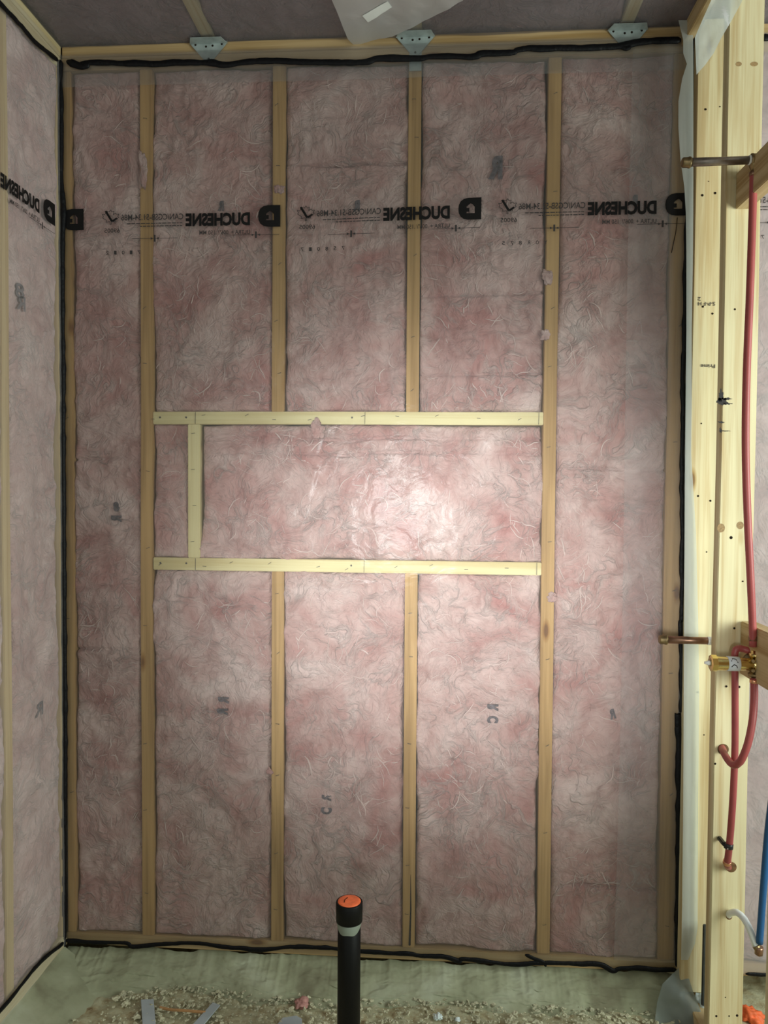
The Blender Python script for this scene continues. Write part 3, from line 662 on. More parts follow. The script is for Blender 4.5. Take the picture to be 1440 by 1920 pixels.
# framing gussets under each joist
def gusset(cx, label, tilt=0.0):
    root = empty('truss_gusset', (cx, -.003, ZC-.05)); tag(root, label, 'bracket', 'metal gussets at the joists')
    t = .0012; y = -.0035
    front = [(-.058, ZC-.002), (.058, ZC-.002), (.052, ZC-.014), (.010, ZC-.062), (-.010, ZC-.062), (-.052, ZC-.014)]
    vs = [(cx+a, y, b) for a, b in front]+[(cx+a, y-t, b) for a, b in front]; n = len(front)
    fs = [tuple(range(n)), tuple(reversed(range(n, 2*n)))]+[(i, i+n, (i+1) % n+n, (i+1) % n) for i in range(n)]
    mesh('wall_plate', vs, fs, M['galv'], root)
    fl_ = [(-.058, y), (.058, y), (.046, y-.034), (-.046, y-.034)]; z = ZC-.009
    vs = [(cx+a, b, z) for a, b in fl_]+[(cx+a, b, z-t) for a, b in fl_]
    fs = [(3, 2, 1, 0), (4, 5, 6, 7)]+[(i, (i+1) % 4, (i+1) % 4+4, i+4) for i in range(4)]
    mesh('ceiling_flange', vs, fs, M['galv'], root)
    for dx, dz in ((-.040, .012), (.040, .012), (-.008, .018), (.012, .016), (0, .054)): disc('nail_hole', Vector((cx+dx, y-t, ZC-dz)), (0, -1, 0), .0034, M['dark'], root, depth=.0006)
gusset(atY(392, 80).x, 'galvanised triangular gusset under the left ceiling joist')
gusset(2*SP-.0005, 'galvanised triangular gusset under the middle ceiling joist')
gusset(atY(1176, 55).x, 'galvanised triangular gusset under the right ceiling joist')
# metal strap peeking out under the bead at the middle stud
o = board('steel_strap', 2*SP-.018, 2*SP+.018, -.0030, -.0008, ZT-.030, ZT+.03, M['galv'], bev=.0004, warp=0); tag(o, 'grey steel strap at the head of the stud under the middle joist', 'strap')
# cloudy plastic scrap with a white label hanging below the ceiling film
def poly_patch(name, outline, fn, mat, nsub=28, parent=None):
    """fills a pixel outline on a surface fn(px,py)->point with a gently wavy sheet"""
    bm = bmesh.new(); V = [bm.verts.new((x, y, 0)) for x, y in outline]; bm.faces.new(V)
    x0, x1 = min(p[0] for p in outline), max(p[0] for p in outline); y0, y1 = min(p[1] for p in outline), max(p[1] for p in outline)
    for i in range(1, nsub):
        for no, co in (((1, 0, 0), (x0+(x1-x0)*i/nsub, 0, 0)), ((0, 1, 0), (0, y0+(y1-y0)*i/nsub, 0))):
            bmesh.ops.bisect_plane(bm, geom=bm.verts[:]+bm.edges[:]+bm.faces[:], plane_co=co, plane_no=no)
    for v in bm.verts: v.co = fn(v.co.x, v.co.y)
    return bm_obj(name, bm, mat, parent, smooth=True)
def scrap_fn(px, py):
    p = atZ(px, max(py, -60), ZC-.022); p.z += 0.006*float(fbm(np.array(px*.03), np.array(py*.03), 2, 3)); return p
o = poly_patch('plastic_scrap', [(610, -30), (870, -30), (868, 2), (800, 38), (735, 68), (665, 85), (652, 72), (636, 32)], scrap_fn, M['flap'])
tag(o, 'cloudy plastic scrap with a white sticker hanging under the ceiling by the middle joist', 'plastic sheet')
poly_patch('sticker', [(679, 27), (727, 3), (735, 14), (690, 40)], lambda a, b: scrap_fn(a, b)-Vector((0, 0, .0015)), M['white'], 6, o)

# ------------------------------------------------------------------ VAPOUR BARRIER SHEETS on the back and left walls
def add_sheet(x0, x1, z0, z1, label, mat, dy=0.0, step=0.0052, edge=None):
    nx = int((x1-x0)/step); nz = int((z1-z0)/step)
    X_, Z_ = np.meshgrid(np.linspace(x0, x1, nx), np.linspace(z0, z1, nz), indexing='ij')
    if edge: X_ = X_+edge(X_, Z_)
    Y_ = film_y(X_, Z_)+dy
    o = grid_mesh('vapour_barrier', np.stack([X_, Y_, Z_], -1), M[mat], loc=((x0+x1)/2, 0, z0)); return tag(o, label, 'plastic sheet')
main = add_sheet(XL+.002, XR-.004, 0.004, ZT+.045, 'clear plastic vapour barrier covering the back wall with black mirrored lettering', 'film')
xo = atY(1168, 900).x
lap = add_sheet(xo, XR-.006, 0.03, ZT+.01, 'second layer of plastic lapped over the right end of the back wall', 'film2', -0.0015, 0.008,
                edge=lambda X, Z: (1-(X-xo)/(XR-.006-xo))*(0.004*np.sin(Z*2.1)+.010*(Z-1.2)*.5))
toplap = add_sheet(XL+.004, XR-.008, atY(720, 150).z, ZT+.040, 'narrow plastic lap hanging down from the ceiling along the top of the back wall', 'film2', -0.0012, 0.009)
M['filmR'] = film('hazy_poly_sheet', 0.38, (0.80, 0.78, 0.80), 0.15, 0.35)
right_sheet = add_sheet(XR+0.03, 2.35, 0.004, ZT+.045, 'plastic sheet over the bay to the right of the plumbing partition', 'filmR', 0, 0.012)
def back_surf(dy=-.0034):
    return lambda u, z: (u, float(film_y(u, z))+dy, z)
unit = []
for (px, py) in ((160.5, 414), (527, 407), (902, 393.5), (1290, 385)):
    p = atY(px, py); unit.append((p.x, p.z))
bs = back_surf()
lo_ = XL+.006
for k, (ux, uz) in enumerate(unit):
    sl = 0.0
    if k > 0: sl = (uz-unit[k-1][1])/(ux-unit[k-1][0])
    else: sl = (unit[1][1]-uz)/(unit[1][0]-ux)
    if k == 3: sl = (uz-unit[2][1])/(ux-unit[2][0])
    print_unit(main, bs, ux, uz, None, lo=lo_, hi=XR-.012, slope=sl, digits=['5 1 0 1 2', '7 1 0 1 2', '7 5 8 0 1 7', 'Y O R 8 7 5'][k])
ux, uz = unit[3]
print_unit(right_sheet, bs, ux+.613, uz+.004, None, lo=XR+.035, hi=2.3)
# left wall sheet
ys = np.linspace(-1.35, -0.014, 230); zs = np.linspace(0.004, ZT+.045, 460); Y_, Z_ = np.meshgrid(ys, zs, indexing='ij')
def lx(y, z): return XL+0.003+0.004*np.clip(-np.asarray(y, float)/.05, 0, 1)+0.0022*fbm(np.asarray(y, float)*3, np.asarray(z, float)*1.6, 55, 3)+0.0012*ridge(np.asarray(y, float)*9, np.asarray(z, float)*4, 57, 2)
left_sheet = grid_mesh('vapour_barrier', np.stack([lx(Y_, Z_), Y_, Z_], -1)[::-1], M['filmL'], loc=(XL, -.7, 0)); tag(left_sheet, 'hazy plastic vapour barrier on the left wall with black mirrored lettering', 'plastic sheet')
pl = atX(104, 404, XL+.01)
lsurf = lambda u, z: (float(lx(u, z))+.0012, u, z)
print_unit(left_sheet, lsurf, pl.y, pl.z, None, lo=-1.3, hi=-.01)
print_unit(left_sheet, lsurf, pl.y-.613, pl.z, None, lo=-1.3, hi=-.01)

# black pen stroke below the right emblem
q = [atY(1270, 408, -.0105), atY(1268, 430, -.0105), atY(1263, 455, -.0105), atY(1259, 474, -.0105)]
vs, fs = tube_mesh(smooth_path(q, .004), 0.0011, 6); mesh('pen_stroke', vs, fs, M['ink'], main)

# ------------------------------------------------------------------ SEALANT BEADS
def bead(pts, r, label, seed, flat=Vector((0, 1, 0)), step=.004):
    p = smooth_path(pts, step); n = len(p); t = np.arange(n)*step
    rr = r*(1+0.22*fbm(t*30, t*0, seed, 3)+0.18*ridge(t*12, t*0, seed+3, 2))
    off = 0.0030*fbm(t*22, t*0, seed+9, 3); 
    d = (Vector(p[-1])-Vector(p[0])).normalized(); s_ = d.cross(flat).normalized()
    p = [a+s_*float(o_) for a, o_ in zip(p, off)]
    rr = rr*np.clip(np.minimum(np.arange(n), np.arange(n)[::-1])/3+.4, 0, 1)
    vs, fs = tube_mesh(p, list(rr), 10, flat=flat)
    o = mesh('sealant_bead', vs, fs, M['seal'], smooth=True, loc=base_of(vs)); return tag(o, label, 'sealant')
BY = -0.0175
def py(pts, Y=BY): return [atY(a, b, Y) for a, b in pts]
bead(py([(125, 115), (140, 121), (150, 124), (158, 118), (200, 118), (283, 119), (350, 117), (393, 117), (420, 122), (480, 115), (580, 116), (680, 117), (713, 110), (790, 108), (847, 105), (890, 106), (905, 101), (960, 97), (977, 92), (1060, 90), (1127, 88), (1173, 84), (1210, 77), (1277, 74)]), .0088, 'wavy black sealant bead along the top of the back wall', 1)
b_ = bead(py([(168, 119), (155, 124), (128, 116)]), .0100, 'thick black sealant blob at the left start of the top bead', 2)
bead(py([(1163, 84), (1174, 90), (1184, 84)], BY-.001), .0085, 'black sealant drip under the right ceiling gusset', 3)
bead(py([(113, 113), (111, 150), (112, 162), (114, 200), (114, 330), (119, 398), (116, 480), (118, 700), (118, 800), (119, 1000), (120, 1160), (121, 1250), (122, 1400), (119, 1560), (120, 1700), (121, 1762)], -.019), .0082, 'long black sealant bead down the left corner', 4, Vector((0, 0, 0)))
bead([atX(-60, -58, XL+.013), atX(0, 7, XL+.013), atX(40, 48, XL+.013), atX(70, 82, XL+.013), atX(109, 113, XL+.013)], .0075, 'slanting black sealant bead along the top of the left wall', 5, Vector((1, 0, 0)))
bead([atX(-60, 1962, XL+.013), atX(0, 1897, XL+.013), atX(40, 1848, XL+.013), atX(65, 1815, XL+.013), atX(92, 1790, XL+.013), atX(119, 1768, XL+.013)], .0062, 'slanting black sealant bead along the foot of the left wall', 6, Vector((1, 0, 0)))
bead(py([(92, 1790), (108, 1778), (122, 1764)], -.02), .012, 'black sealant wedge in the lower left corner', 7)
bead(py([(123, 1762), (160, 1767), (233, 1769), (250, 1775), (300, 1770), (373, 1769), (433, 1777), (497, 1780), (563, 1775), (627, 1779), (680, 1785), (763, 1788), (787, 1793), (830, 1793), (860, 1802), (873, 1798), (960, 1809), (1000, 1806), (1018, 1807), (1061, 1806), (1122, 1809), (1150, 1821), (1171, 1815), (1269, 1819)]), .0070, 'wavy black sealant bead along the foot of the back wall', 8)
bead(py([(984, 1791), (1000, 1797), (1018, 1804), (1024, 1812)], BY-.001), .0055, 'short black sealant tail beside the foot of the right full-height stud', 9)
bead(py([(1301, 66), (1301, 120), (1296, 250), (1290, 380), (1286, 470), (1283, 620), (1281, 700), (1280, 770), (1279, 870), (1279, 1000), (1279, 1150), (1277, 1165), (1277, 1185), (1278, 1250), (1277, 1336)], -.018), .0066, 'long black sealant bead down the right corner', 10)
bead(py([(1270, 1340), (1272, 1360), (1273, 1560), (1272, 1700), (1272, 1815)], -.018), .0088, 'thicker lower stretch of black sealant in the right corner', 11)
bead([atX(1300, 66, 1.606), atX(1315, 44, 1.606), atX(1340, 2, 1.606), atX(1375, -60, 1.606)], .0055, 'black sealant bead running towards the camera above the partition', 12, Vector((1, 0, 0)))
bead(py([(1428, 71), (1445, 71), (1470, 70)]), .0085, 'black sealant bead at the top right beyond the partition', 13)
bead(py([(1398, 1826), (1430, 1827), (1475, 1828)]), .0055, 'black sealant bead at the foot of the wall beyond the partition', 14)

# ------------------------------------------------------------------ PARTITION with plumbing
PX0, PX1 = 1.635, 1.724
def holes(parent, pts, Y):
    for (a, b, r) in pts: disc('nail_hole', atY(a, b, Y), (0, -1, 0), r, M['dark'], parent, depth=.0005)
# end post against the wall
e1 = board('partition_post', 1.607, 1.70, -.052, -.014, -0.030, ZC-.012, M['post']); tag(e1, 'pale end post standing against the back wall in the right corner', 'stud')
holes(e1, [(1323, 205, .0032), (1350, 200, .002), (1317, 366, .0035), (1341, 362, .0035), (1329, 340, .0015), (1318, 575, .003), (1336, 588, .003), (1309, 930, .0030), (1332, 939, .0030), (1308, 1298, .003), (1320, 1378, .002), (1325, 1035, .002), (1315, 794, .002)], -.0525)
def stamp_txt(parent, body, px0, px1, py0, py1, Y, rot180=True):
    uv, fs = T(body, .01); a = 1-uv if rot180 else uv
    mesh('printed_lettering', [tuple(atY(px0+(px1-px0)*p, py1-(py1-py0)*q, Y)) for p, q in a], fs, M['ink2'], parent)
stamp_txt(e1, 'S-P-F H', 1309, 1341, 566, 573, -.0535); stamp_txt(e1, '2', 1309, 1314, 557, 564, -.0535)
stamp_txt(e1, 'Prime', 1314, 1341, 683, 690, -.0535)
# stud carrying the pipes
s2 = board('partition_stud', PX0, PX1, -.210, -.172, FZ+.038, ZC-.012, M['post']); tag(s2, 'wide pale stud with drilled holes and red tubing in front', 'stud')
holes(s2, [(1378, 580, .0028), (1371, 1008, .004), (1393, 1090, .002), (1377, 1178, .003), (1362, 1287, .003), (1386, 1288, .0035), (1341, 1432, .003), (1343, 1905, .0035), (1382, 1904, .004), (1367, 1905, .0025), (1360, 1870, .002)], -.2105)
for (a, b, rx, rz) in ((1385, 120, .008, .006), (1414, 120, .010, .006), (1352, 990, .010, .012), (1388, 985, .009, .010)):
    c = atY(a, b, -.2104); bm = bmesh.new(); bmesh.ops.create_circle(bm, cap_ends=True, segments=18, radius=1)
    for v in bm.verts: v.co = Vector((c.x+v.co.x*rx, c.y, c.z+v.co.y*rz))
    bm_obj('knot', bm, M['knot'] if 'knot' in M else M.setdefault('knot', simple('wood_knot', (0.33, 0.21, 0.09), 0.7, vary=0.3, vscale=200)), s2)
for (a, b, r) in ((1356, 1405, .019), (1371, 1626, .019), (1367, 1719, .016)):
    disc('drilled_hole', atY(a, b, -.2103), (0, -1, 0), r*.78, M['drill'] if 'drill' in M else M.setdefault('drill', simple('drilled_wood', (0.16, 0.08, 0.03), 0.9, vary=.4, vscale=120)), s2, 20, depth=.0005)
for i, (a, b, rx, rz) in enumerate(((1354, 752, .012, .010), (1351, 742, .006, .014), (1362, 748, .012, .003), (1364, 757, .010, .003), (1352, 792, .008, .003), (1351, 806, .003, .007), (1359, 808, .012, .0015), (1352, 300, .002, .02))):
    if i == 7: continue
    c = atY(a, b, -.2103); n = 22; vs = []
    for k in range(n):
        th = 2*math.pi*k/n; q = 1+.45*random.uniform(-1, 1); vs.append((c.x+rx*q*math.cos(th), c.y, c.z+rz*q*math.sin(th)))
    mesh('tar_smear', vs, [tuple(range(n))], M['ink2'], s2)
s3 = board('partition_stud', PX0, PX1, -.588, -.550, FZ+.038, ZC-.012, M['post']); tag(s3, 'pale stud at the lower right picture edge nearest the camera', 'stud')
o = board('partition_plate', PX0-.01, PX1, -1.3, -.015, FZ-.005, FZ+.0375, M['block'], axis='Y'); tag(o, 'wooden sole plate under the plumbing partition', 'plate')
o = board('partition_plate', 1.575, 1.600, -1.3, -.002, ZC-.060, ZC-.012, M['block'], axis='Y'); tag(o, 'wooden top plate over the plumbing partition', 'plate')
bk1 = board('pipe_blocking', 1.660, 1.698, -.549, -.211, 2.170, 2.262, M['block'], axis='Y'); tag(bk1, 'upper wooden blocking holding the upper pipe elbow', 'blocking')
bk2 = board('pipe_blocking', 1.695, 1.733, -.549, -.211, 0.948, 1.088, M['block'], axis='Y'); tag(bk2, 'lower wide wooden blocking behind the brass valve', 'blocking')
# dark felt edge between the posts near the floor
o = board('felt_strip', 1.652, 1.690, -.100, -.092, -0.035, .20, M['darkfelt'], warp=.004); tag(o, 'dark felt strip standing between the end post and the drilled stud', 'strip')

# shower riser elbow with capped nipple
def px2(a, b, Y): return atY(a, b, Y)
Yp = -.315
E0 = px2(1415, 300, Yp); P0 = px2(1280, 305, Yp)
ax = (P0-E0).normalized(); Ln = (P0-E0).length
root = empty('shower_elbow', (E0.x, Yp, E0.z)); tag(root, 'dark brass elbow with grey capped nipple on the upper blocking', 'pipe fitting')
lathe('nipple', [(.012, .0100), (Ln-.018, .0104)], E0, ax, M['steel'], root)
lathe('nipple_cap', [(Ln-.020, .0125), (Ln-.018, .0138), (Ln-.014, .0138), (Ln-.013, .0125), (Ln-.001, .0122), (Ln+.002, .0095)], E0, ax, M['brassd'], root)
lathe('thread_tape', [(.009, .0108), (.010, .0116), (.014, .0116), (.015, .0108)], E0, ax, M['white'], root)
lathe('elbow_body', [(-.018, .006), (-.014, .013), (-.004, .0150), (.004, .0140), (.005, .0160), (.009, .0160), (.010, .0120)], E0, ax, M['brassd'], root)
lathe('elbow_body', [(0, .013), (.018, .012), (.019, .0095), (.030, .0095)], E0, (0, 0, -1), M['brassd'], root)
bm = bmesh.new(); bmesh.ops.create_icosphere(bm, subdivisions=3, radius=.0155, matrix=Matrix.Translation(E0)); bm_obj('elbow_body', bm, M['brassd'], root, True)
bm = bmesh.new(); bmesh.ops.create_cube(bm, size=1)
for v in bm.verts: v.co = Vector((E0.x+.020+v.co.x*.010, Yp+v.co.y*.060, E0.z+.004+v.co.z*.022))
bmesh.ops.bevel(bm, geom=bm.edges[:], offset=.004, segments=2, affect='EDGES'); bm_obj('mounting_ear', bm, M['brassd'], root, True)
# tubing
o = tube('red_tube', [px2(1413, 322, Yp), px2(1411, 400, Yp), px2(1406, 550, -.325), px2(1400, 700, -.33), px2(1398, 830, -.33), px2(1401, 950, -.33), px2(1407, 1080, -.325), px2(1411, 1170, -.315), px2(1412, 1212, -.31)], .0092, M['pex']); tag(o, 'long red tube running from the upper elbow down to the brass valve', 'pipe')
lathe('crimp_ring', [(0, .0098), (.001, .0108), (.010, .0108), (.011, .0098)], px2(1413, 322, Yp), (0, 0, -1), M['copper'], o)
lathe('crimp_ring', [(0, .0098), (.001, .0108), (.012, .0108), (.013, .0098)], px2(1412, 1192, -.31), (0, 0, -1), M['copper'], o)
o = tube('red_tube', [px2(1414, 1272, -.31), px2(1414, 1310, -.315), px2(1411, 1350, -.33), px2(1402, 1395, -.335), px2(1388, 1428, -.325), px2(1374, 1434, -.30), px2(1361, 1419, -.26), px2(1354, 1403, -.212), px2(1352, 1399, -.19)], .0092, M['pex']); tag(o, 'red tube looping from under the valve up into the drilled hole', 'pipe')
lathe('crimp_ring', [(0, .0098), (.001, .0106), (.008, .0106), (.009, .0098)], px2(1414, 1274, -.31), (0, 0, -1), M['copper2'], o)
o = tube('red_tube', [px2(1408, 1222, -.27), px2(1394, 1217, -.262), px2(1383, 1216, -.262), px2(1378, 1224, -.262), px2(1378, 1262, -.262), px2(1378, 1400, -.262), px2(1374, 1500, -.26), px2(1368, 1580, -.25), px2(1364, 1618, -.236), px2(1366, 1627, -.20)], .0088, M['pex']); tag(o, 'straight red tube from behind the valve down to the lower drilled hole', 'pipe')
lathe('crimp_ring', [(0, .0093), (.001, .0105), (.010, .0105), (.011, .0093)], px2(1364, 1614, -.238), (0, .5, -1), M['copper2'], o)
cl = px2(1366, 1586, -.249); root = empty('pipe_clip', cl); tag(root, 'black plastic clip around the red tube', 'clip')
lathe('clip_ring', [(-.007, .0098), (-.006, .0118), (.006, .0118), (.007, .0098)], cl, (0.05, 0, 1), M['clip'], root)
bm = bmesh.new(); bmesh.ops.create_cube(bm, size=1)
for v in bm.verts: v.co = Vector((cl.x-.011+v.co.x*.012, cl.y+.018+v.co.y*.042, cl.z+.004+v.co.z*.011))
bmesh.ops.bevel(bm, geom=bm.edges[:], offset=.003, segments=2, affect='EDGES'); bm_obj('clip_foot', bm, M['clip'], root)
disc('nail_head', cl+Vector((-.007, -.0122, -.003)), (0, -1, 0), .0022, M['steel'], root)
# valve
V0 = px2(1416, 1246, -.30); V1 = px2(1331, 1243, -.30); ax = (V1-V0).normalized(); L_ = (V1-V0).length
root = empty('mixing_valve', V0); tag(root, 'brass mixing valve with white label and stem', 'valve')
lathe('valve_body', [(-.006, .010), (.000, .0150), (L_*.28, .0160), (L_-.022, .0175), (L_-.010, .0195), (L_-.003, .0185), (L_, .0135)], V0, ax, M['brass'], root)
lathe('label_band', [(L_*.36, .0168), (L_*.365, .0182), (L_*.62, .0186), (L_*.625, .0172)], V0, ax, M['label'], root)
lathe('valve_stem', [(L_-.001, .0060), (L_+.006, .0058), (L_+.007, .0042), (L_+.013, .0036)], V0, ax, M['white'], root)
lathe('retaining_nut', [(L_-.016, .0180), (L_-.015, .0215), (L_-.002, .0212), (L_, .0150)], V0, ax, M['brass'], root, 8, False)
lathe('valve_port', [(0, .013), (.020, .013), (.021, .0155), (.028, .0155), (.029, .0100), (.036, .0100)], V0, (0, 0, 1), M['brass'], root)
lathe('valve_port', [(0, .013), (.022, .013), (.023, .0165), (.030, .0165), (.031, .0100), (.040, .0100)], V0, (0, 0, -1), M['brassd'], root)
lathe('valve_port', [(0, .012), (.030, .012), (.031, .015), (.036, .015)], V0, (-.1, .9, .15), M['brassd'], root)
lathe('valve_port', [(0, .012), (.022, .012), (.023, .014), (.030, .014)], V0+Vector((.006, 0, 0)), (.55, -.8, -.1), M['brassd'], root)
for s_ in (-1, 1): lathe('stop_screw', [(0, .005), (.010, .005), (.011, .0035)], V0+Vector((-.010, -.010, s_*.012)), (-.2, -1, 0), M['brassd'], root, 12)
bm = bmesh.new(); bmesh.ops.create_icosphere(bm, subdivisions=3, radius=.0175, matrix=Matrix.Translation(V0)); bm_obj('valve_port', bm, M['brass'], root, True)
lathe('mounting_post', [(.010, .008), (1.694-V0.x, .008)], V0, (1, 0, 0), M['brassd'], root, 12)
a, f = stroke_poly([(.1, .6), (.3, .9), (.6, .8), (.75, .5)], .08); b2, f2 = stroke_poly([(.1, .15), (.35, .35), (.6, .25), (.7, .05)], .08)
def on_label(p, q): 
    c = V0+ax*(L_*(.60-.22*p)); th = math.radians(20+(q-.5)*95); return tuple(c+Vector((0, -math.cos(th), math.sin(th)))*.0189)
for aa, ff in ((a, f), (b2, f2)): mesh('label_print', [on_label(p, q) for p, q in aa], ff, M['ink2'], root)
# blue supply and white branch
bl = tube('blue_tube', [V0+Vector((.018, -.018, -.002)), px2(1436, 1254, -.335), px2(1450, 1266, -.35), px2(1462, 1310, -.36), px2(1462, 1400, -.36), px2(1450, 1480, -.35), px2(1440, 1560, -.33), px2(1431, 1670, -.31), px2(1424, 1768, -.30)], .0088, M['pexb']); tag(bl, 'blue tube bending from the valve down past the picture edge', 'pipe')
wt = tube('white_tube', [px2(1364, 1722, -.19), px2(1368, 1713, -.214), px2(1382, 1711, -.245), px2(1396, 1724, -.27), px2(1408, 1748, -.285), px2(1418, 1776, -.296)], .0086, M['pexw']); tag(wt, 'short white tube curving out of the lowest drilled hole', 'pipe')
root = empty('tube_elbow', px2(1423, 1782, -.30)); tag(root, 'small dark elbow joining the white tube to the blue tube', 'pipe fitting')
c = px2(1423, 1782, -.30); lathe('elbow_body', [(-.014, .004), (-.010, .010), (.004, .0105), (.010, .0098)], c, (.05, 0, 1), M['copper'], root)
lathe('elbow_body', [(0, .009), (.012, .0098), (.013, .0088)], c, (px2(1414, 1768, -.294)-c).normalized(), M['brassd'], root)
# tub spout nipple from the bay behind the drilled stud
A0 = px2(1345, 1202, -.125); A1 = px2(1236, 1199, -.125); ax = (A1-A0).normalized(); Ln = (A1-A0).length
root = empty('spout_nipple', A0); tag(root, 'lower capped copper nipple with white tape sticking out of the partition', 'pipe')
lathe('nipple', [(-.030, .0100), (Ln-.018, .0104)], A0, ax, M['copper'], root)
lathe('nipple_cap', [(Ln-.022, .0125), (Ln-.020, .0142), (Ln-.016, .0142), (Ln-.015, .0128), (Ln-.002, .0126), (Ln+.001, .0090)], A0, ax, M['brassd'], root)
lathe('thread_tape', [(.017, .0106), (.018, .0117), (.026, .0117), (.027, .0106)], A0, ax, M['white'], root)
lathe('elbow_body', [(-.050, .010), (-.046, .0145), (-.028, .0145), (-.026, .012)], A0, ax, M['brassd'], root)

# cloudy plastic wrapped round the end post
def wrap_fn(px, py_):
    d = -.058-0.004*float(fbm(np.array(px*.05), np.array(py_*.006), 12, 3)); return atY(px, py_, d)
left = [(1272, 38), (1281, 75), (1281, 100), (1288, 120), (1279, 148), (1272, 190), (1272, 240), (1276, 300), (1283, 350), (1286, 400), (1287, 470), (1287, 620), (1285, 800), (1284, 900), (1283, 1100), (1282, 1300), (1281, 1500), (1279, 1700), (1277, 1800)]
right = [(1290, 1800), (1303, 1770), (1308, 1740), (1309, 1500), (1311, 1300), (1309, 1150), (1305, 1000), (1296, 850), (1297, 760), (1297, 620), (1299, 500), (1300, 400), (1300, 300), (1300, 100), (1299, 38)]
o = poly_patch('plastic_wrap', left+right, wrap_fn, M['wrap'], 40); tag(o, 'cloudy plastic edge wrapped along the left side of the end post', 'plastic sheet')
def flap_fn(px, py_): return atY(px, py_, -.222-0.006*float(fbm(np.array(px*.04), np.array(py_*.02), 22, 3)))
o = poly_patch('plastic_flap', [(1318, 35), (1345, -25), (1402, -25), (1390, 5), (1372, 38), (1352, 72), (1338, 100), (1322, 122), (1306, 140), (1303, 70)], flap_fn, M['wrap'], 24); tag(o, 'cloudy plastic flap draped across the top of the partition', 'plastic sheet')

# ------------------------------------------------------------------ DRAIN PIPE
pc = atY(655, 1690, -.34); cx, cz = pc.x, pc.z
root = empty('drain_pipe', (cx, -.34, FZ)); tag(root, 'black standing drain pipe with orange test cap in front of the back wall', 'pipe')
lathe('pipe_shaft', [(0, .0300), (cz-.020-FZ, .0300), (cz-.019-FZ, .0285)], (cx, -.34, FZ), (0, 0, 1), M['abs'], root, 48)
lathe('cap_collar', [(-.052, .0305), (-.050, .0345), (-.002, .0350), (0, .0340), (.0005, .030), (-.003, .0292)], (cx, -.34, cz), (0, 0, 1), M['abs'], root, 48)
lathe('orange_plug', [(-.006, .0305), (-.001, .0305), (.0015, .0295), (.003, .024), (.0035, .001)], (cx, -.34, cz), (0, 0, 1), M['orange'], root, 40)
vs = []; fs = []; n = 48
for k in range(n):
    a = 2*math.pi*k/n; low = .006+.016*max(0, math.cos(a+math.pi/2))+.002*math.sin(5*a)
    for (r, z) in ((.0306, -.050), (.0326, -.054), (.0312, -.054-low)): vs.append((cx+r*math.cos(a), -.34+r*math.sin(a), cz+z))
for k in range(n):
    for j in range(2): a = k*3+j; b = ((k+1) % n)*3+j; fs.append((a, a+1, b+1, b))
mesh('glue_ring', vs, fs, M['glue'], root, True)
c, s_ = Vector((cx-.012, -.352, cz+.0036)), Vector((cx-.006, -.328, cz+.0036))
vs, fs = tube_mesh([c, (c+s_)/2+Vector((-.003, 0, 0)), s_], .0009, 6); mesh('plug_groove', vs, fs, M['dark'], root)

# ------------------------------------------------------------------ DEBRIS on the floor
def strip(name, pts, z, mat, label, th=.0035, cat='strip'):
    P = [atZ(a, b, z) for a, b in pts]; n = len(P); vs = [tuple(p) for p in P]+[(p.x, p.y, p.z+th) for p in P]
    fs = [tuple(reversed(range(n))), tuple(range(n, 2*n))]+[(i, (i+1) % n, (i+1) % n+n, i+n) for i in range(n)]
    bm = bmesh.new(); V = [bm.verts.new(v) for v in vs]; [bm.faces.new([V[i] for i in f]) for f in fs]
    bmesh.ops.recalc_face_normals(bm, faces=bm.faces[:]); bmesh.ops.bevel(bm, geom=bm.edges[:], offset=.0008, segments=1, affect='EDGES')
    o = bm_obj(name, bm, M[mat]); return tag(o, label, cat)
zf = FZ+.014
strip('plastic_strip', [(264, 1876), (288, 1875), (293, 1935), (268, 1935)], zf, 'greyplas', 'grey plastic strip lying upright on the floor, left of the other strip')
strip('plastic_strip', [(399, 1881), (413, 1886), (372, 1935), (350, 1935)], zf+.002, 'greyplas', 'grey plastic strip lying slanted on the floor beside a wood sliver')
strip('plastic_scrap', [(520, 1922), (530, 1910), (556, 1906), (566, 1912), (567, 1935), (518, 1935)], zf+.002, 'greyplas', 'rounded grey plastic scrap on the floor left of the black pipe', cat='scrap')
P = [atZ(a, b, zf+.004) for a, b in ((300, 1889), (320, 1893), (350, 1895), (385, 1898))]
vs, fs = tube_mesh(smooth_path(P, .01), [.004]*len(smooth_path(P, .01)), 6); o = mesh('wood_sliver', vs, fs, M['sliver'], loc=base_of(vs)); tag(o, 'brown wood sliver lying between the two grey plastic strips', 'wood')
def lump(name, px, py_, z, r, mat, label, cat, seed, sq=.6):
    c = atZ(px, py_, z); bm = bmesh.new(); bmesh.ops.create_icosphere(bm, subdivisions=4, radius=1)
    co = np.array([v.co[:] for v in bm.verts]); n1 = fbm(co[:, 0]*2+seed, co[:, 1]*2, co[:, 2]*2+seed, 4)
    for v, k in zip(bm.verts, n1): q = r*(1+.8*k); v.co = Vector((c.x+v.co.x*q, c.y+v.co.y*q, c.z+v.co.z*q*sq))
    o = bm_obj(name, bm, M[mat], smooth=True); return tag(o, label, cat)
lump('insulation_scrap', 566, 1882, zf, .020, 'tuft', 'small pink insulation scrap on the floor left of the black pipe', 'insulation', 3)
lump('paper_fluff', 822, 1906, zf, .012, 'fluff', 'crumpled white fluff on the floor right of the black pipe', 'scrap', 5)
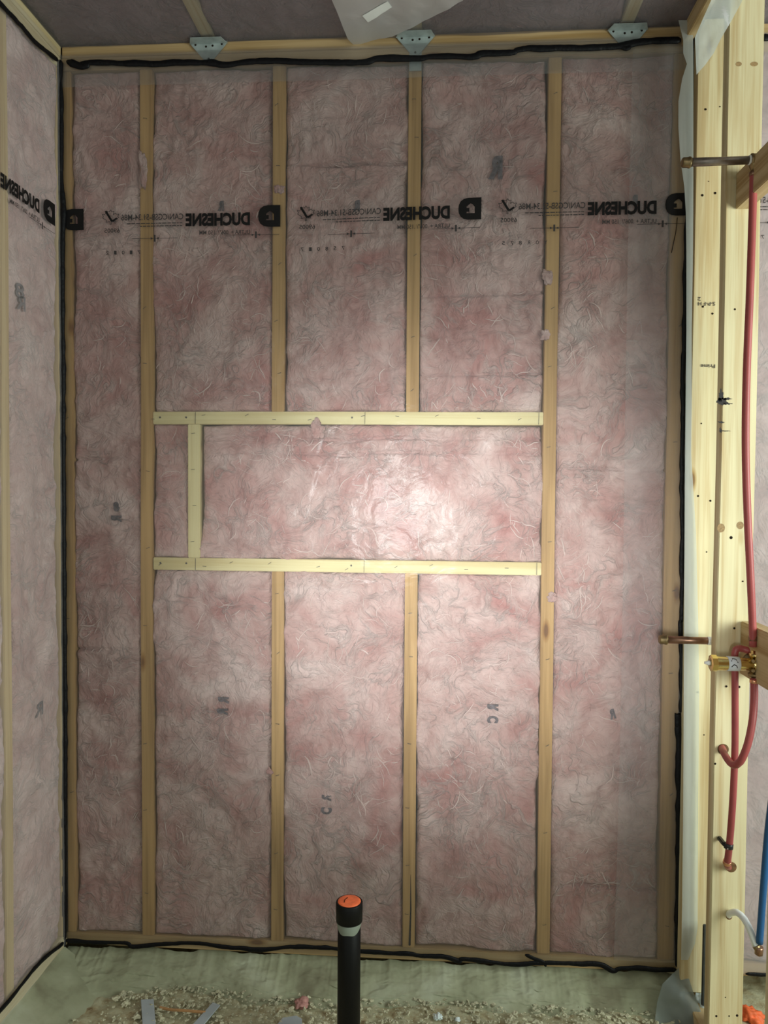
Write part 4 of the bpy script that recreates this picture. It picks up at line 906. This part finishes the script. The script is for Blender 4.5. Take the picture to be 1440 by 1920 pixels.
lump('paper_fluff', 858, 1912, zf, .007, 'fluff', 'smaller white crumb beside the crumpled white fluff', 'scrap', 8)
lump('orange_scrap', 1410, 1905, FZ+.01, .030, 'orange', 'orange scrap on the floor behind the drilled stud', 'scrap', 9)
lump('white_foam_chunk', 1318, 1885, -.06, .028, 'fluff', 'whitish foam chunk at the foot of the end post', 'foam', 12, .9)
# foam crumbs: uncountable litter
rng = np.random.RandomState(3); vs = []; fs = []
ico = bmesh.new(); bmesh.ops.create_icosphere(ico, subdivisions=2, radius=1); iv = np.array([v.co[:] for v in ico.verts]); ico.verts.index_update(); ifs = [tuple(v.index for v in f.verts) for f in ico.faces]; ico.free()
for i in range(3200):
    x = rng.uniform(XL+.12, XR-.02); y = -0.075-abs(rng.normal(0, .16)); r = abs(rng.normal(.0006, .0016))+.0007
    if fbm(np.array(x*6.), np.array(y*6.), 77, 2) < -.25: continue
    q = iv*r*(1+.6*rng.uniform(-1, 1, (len(iv), 1)))*np.array([rng.uniform(.5, 2.4), rng.uniform(.5, 2.0), .8]); k = len(vs)
    vs += [tuple(p) for p in q+np.array([x, y, FZ+.008+rng.uniform(0, .008)])]; fs += [tuple(j+k for j in f) for f in ifs]
o = mesh('foam_crumbs', vs, fs, M['crumb'], smooth=False, loc=(.7, -.2, FZ)); tag(o, 'pale foam crumbs littering the floor in front of the foam bank', 'debris', kind='stuff')
# grey plastic off-cut in the lower right corner
def cut_fn(px, py_):
    t = min(1, max(0, (py_-1805)/120)); return atY(px, py_, -.03-.10*t-0.010*float(fbm(np.array(px*.03), np.array(py_*.03), 42, 3)))
o = poly_patch('plastic_offcut', [(1280, 1808), (1303, 1812), (1290, 1830), (1300, 1860), (1316, 1900), (1322, 1940), (1225, 1940), (1232, 1880), (1242, 1845), (1262, 1825)], cut_fn, M['wrapg'] if 'wrapg' in M else M.setdefault('wrapg', film('grey_poly_offcut', .75, (.36, .42, .40), .4, .3)), 24)
tag(o, 'grey plastic off-cut crumpled on the foam in the lower right corner', 'plastic sheet')
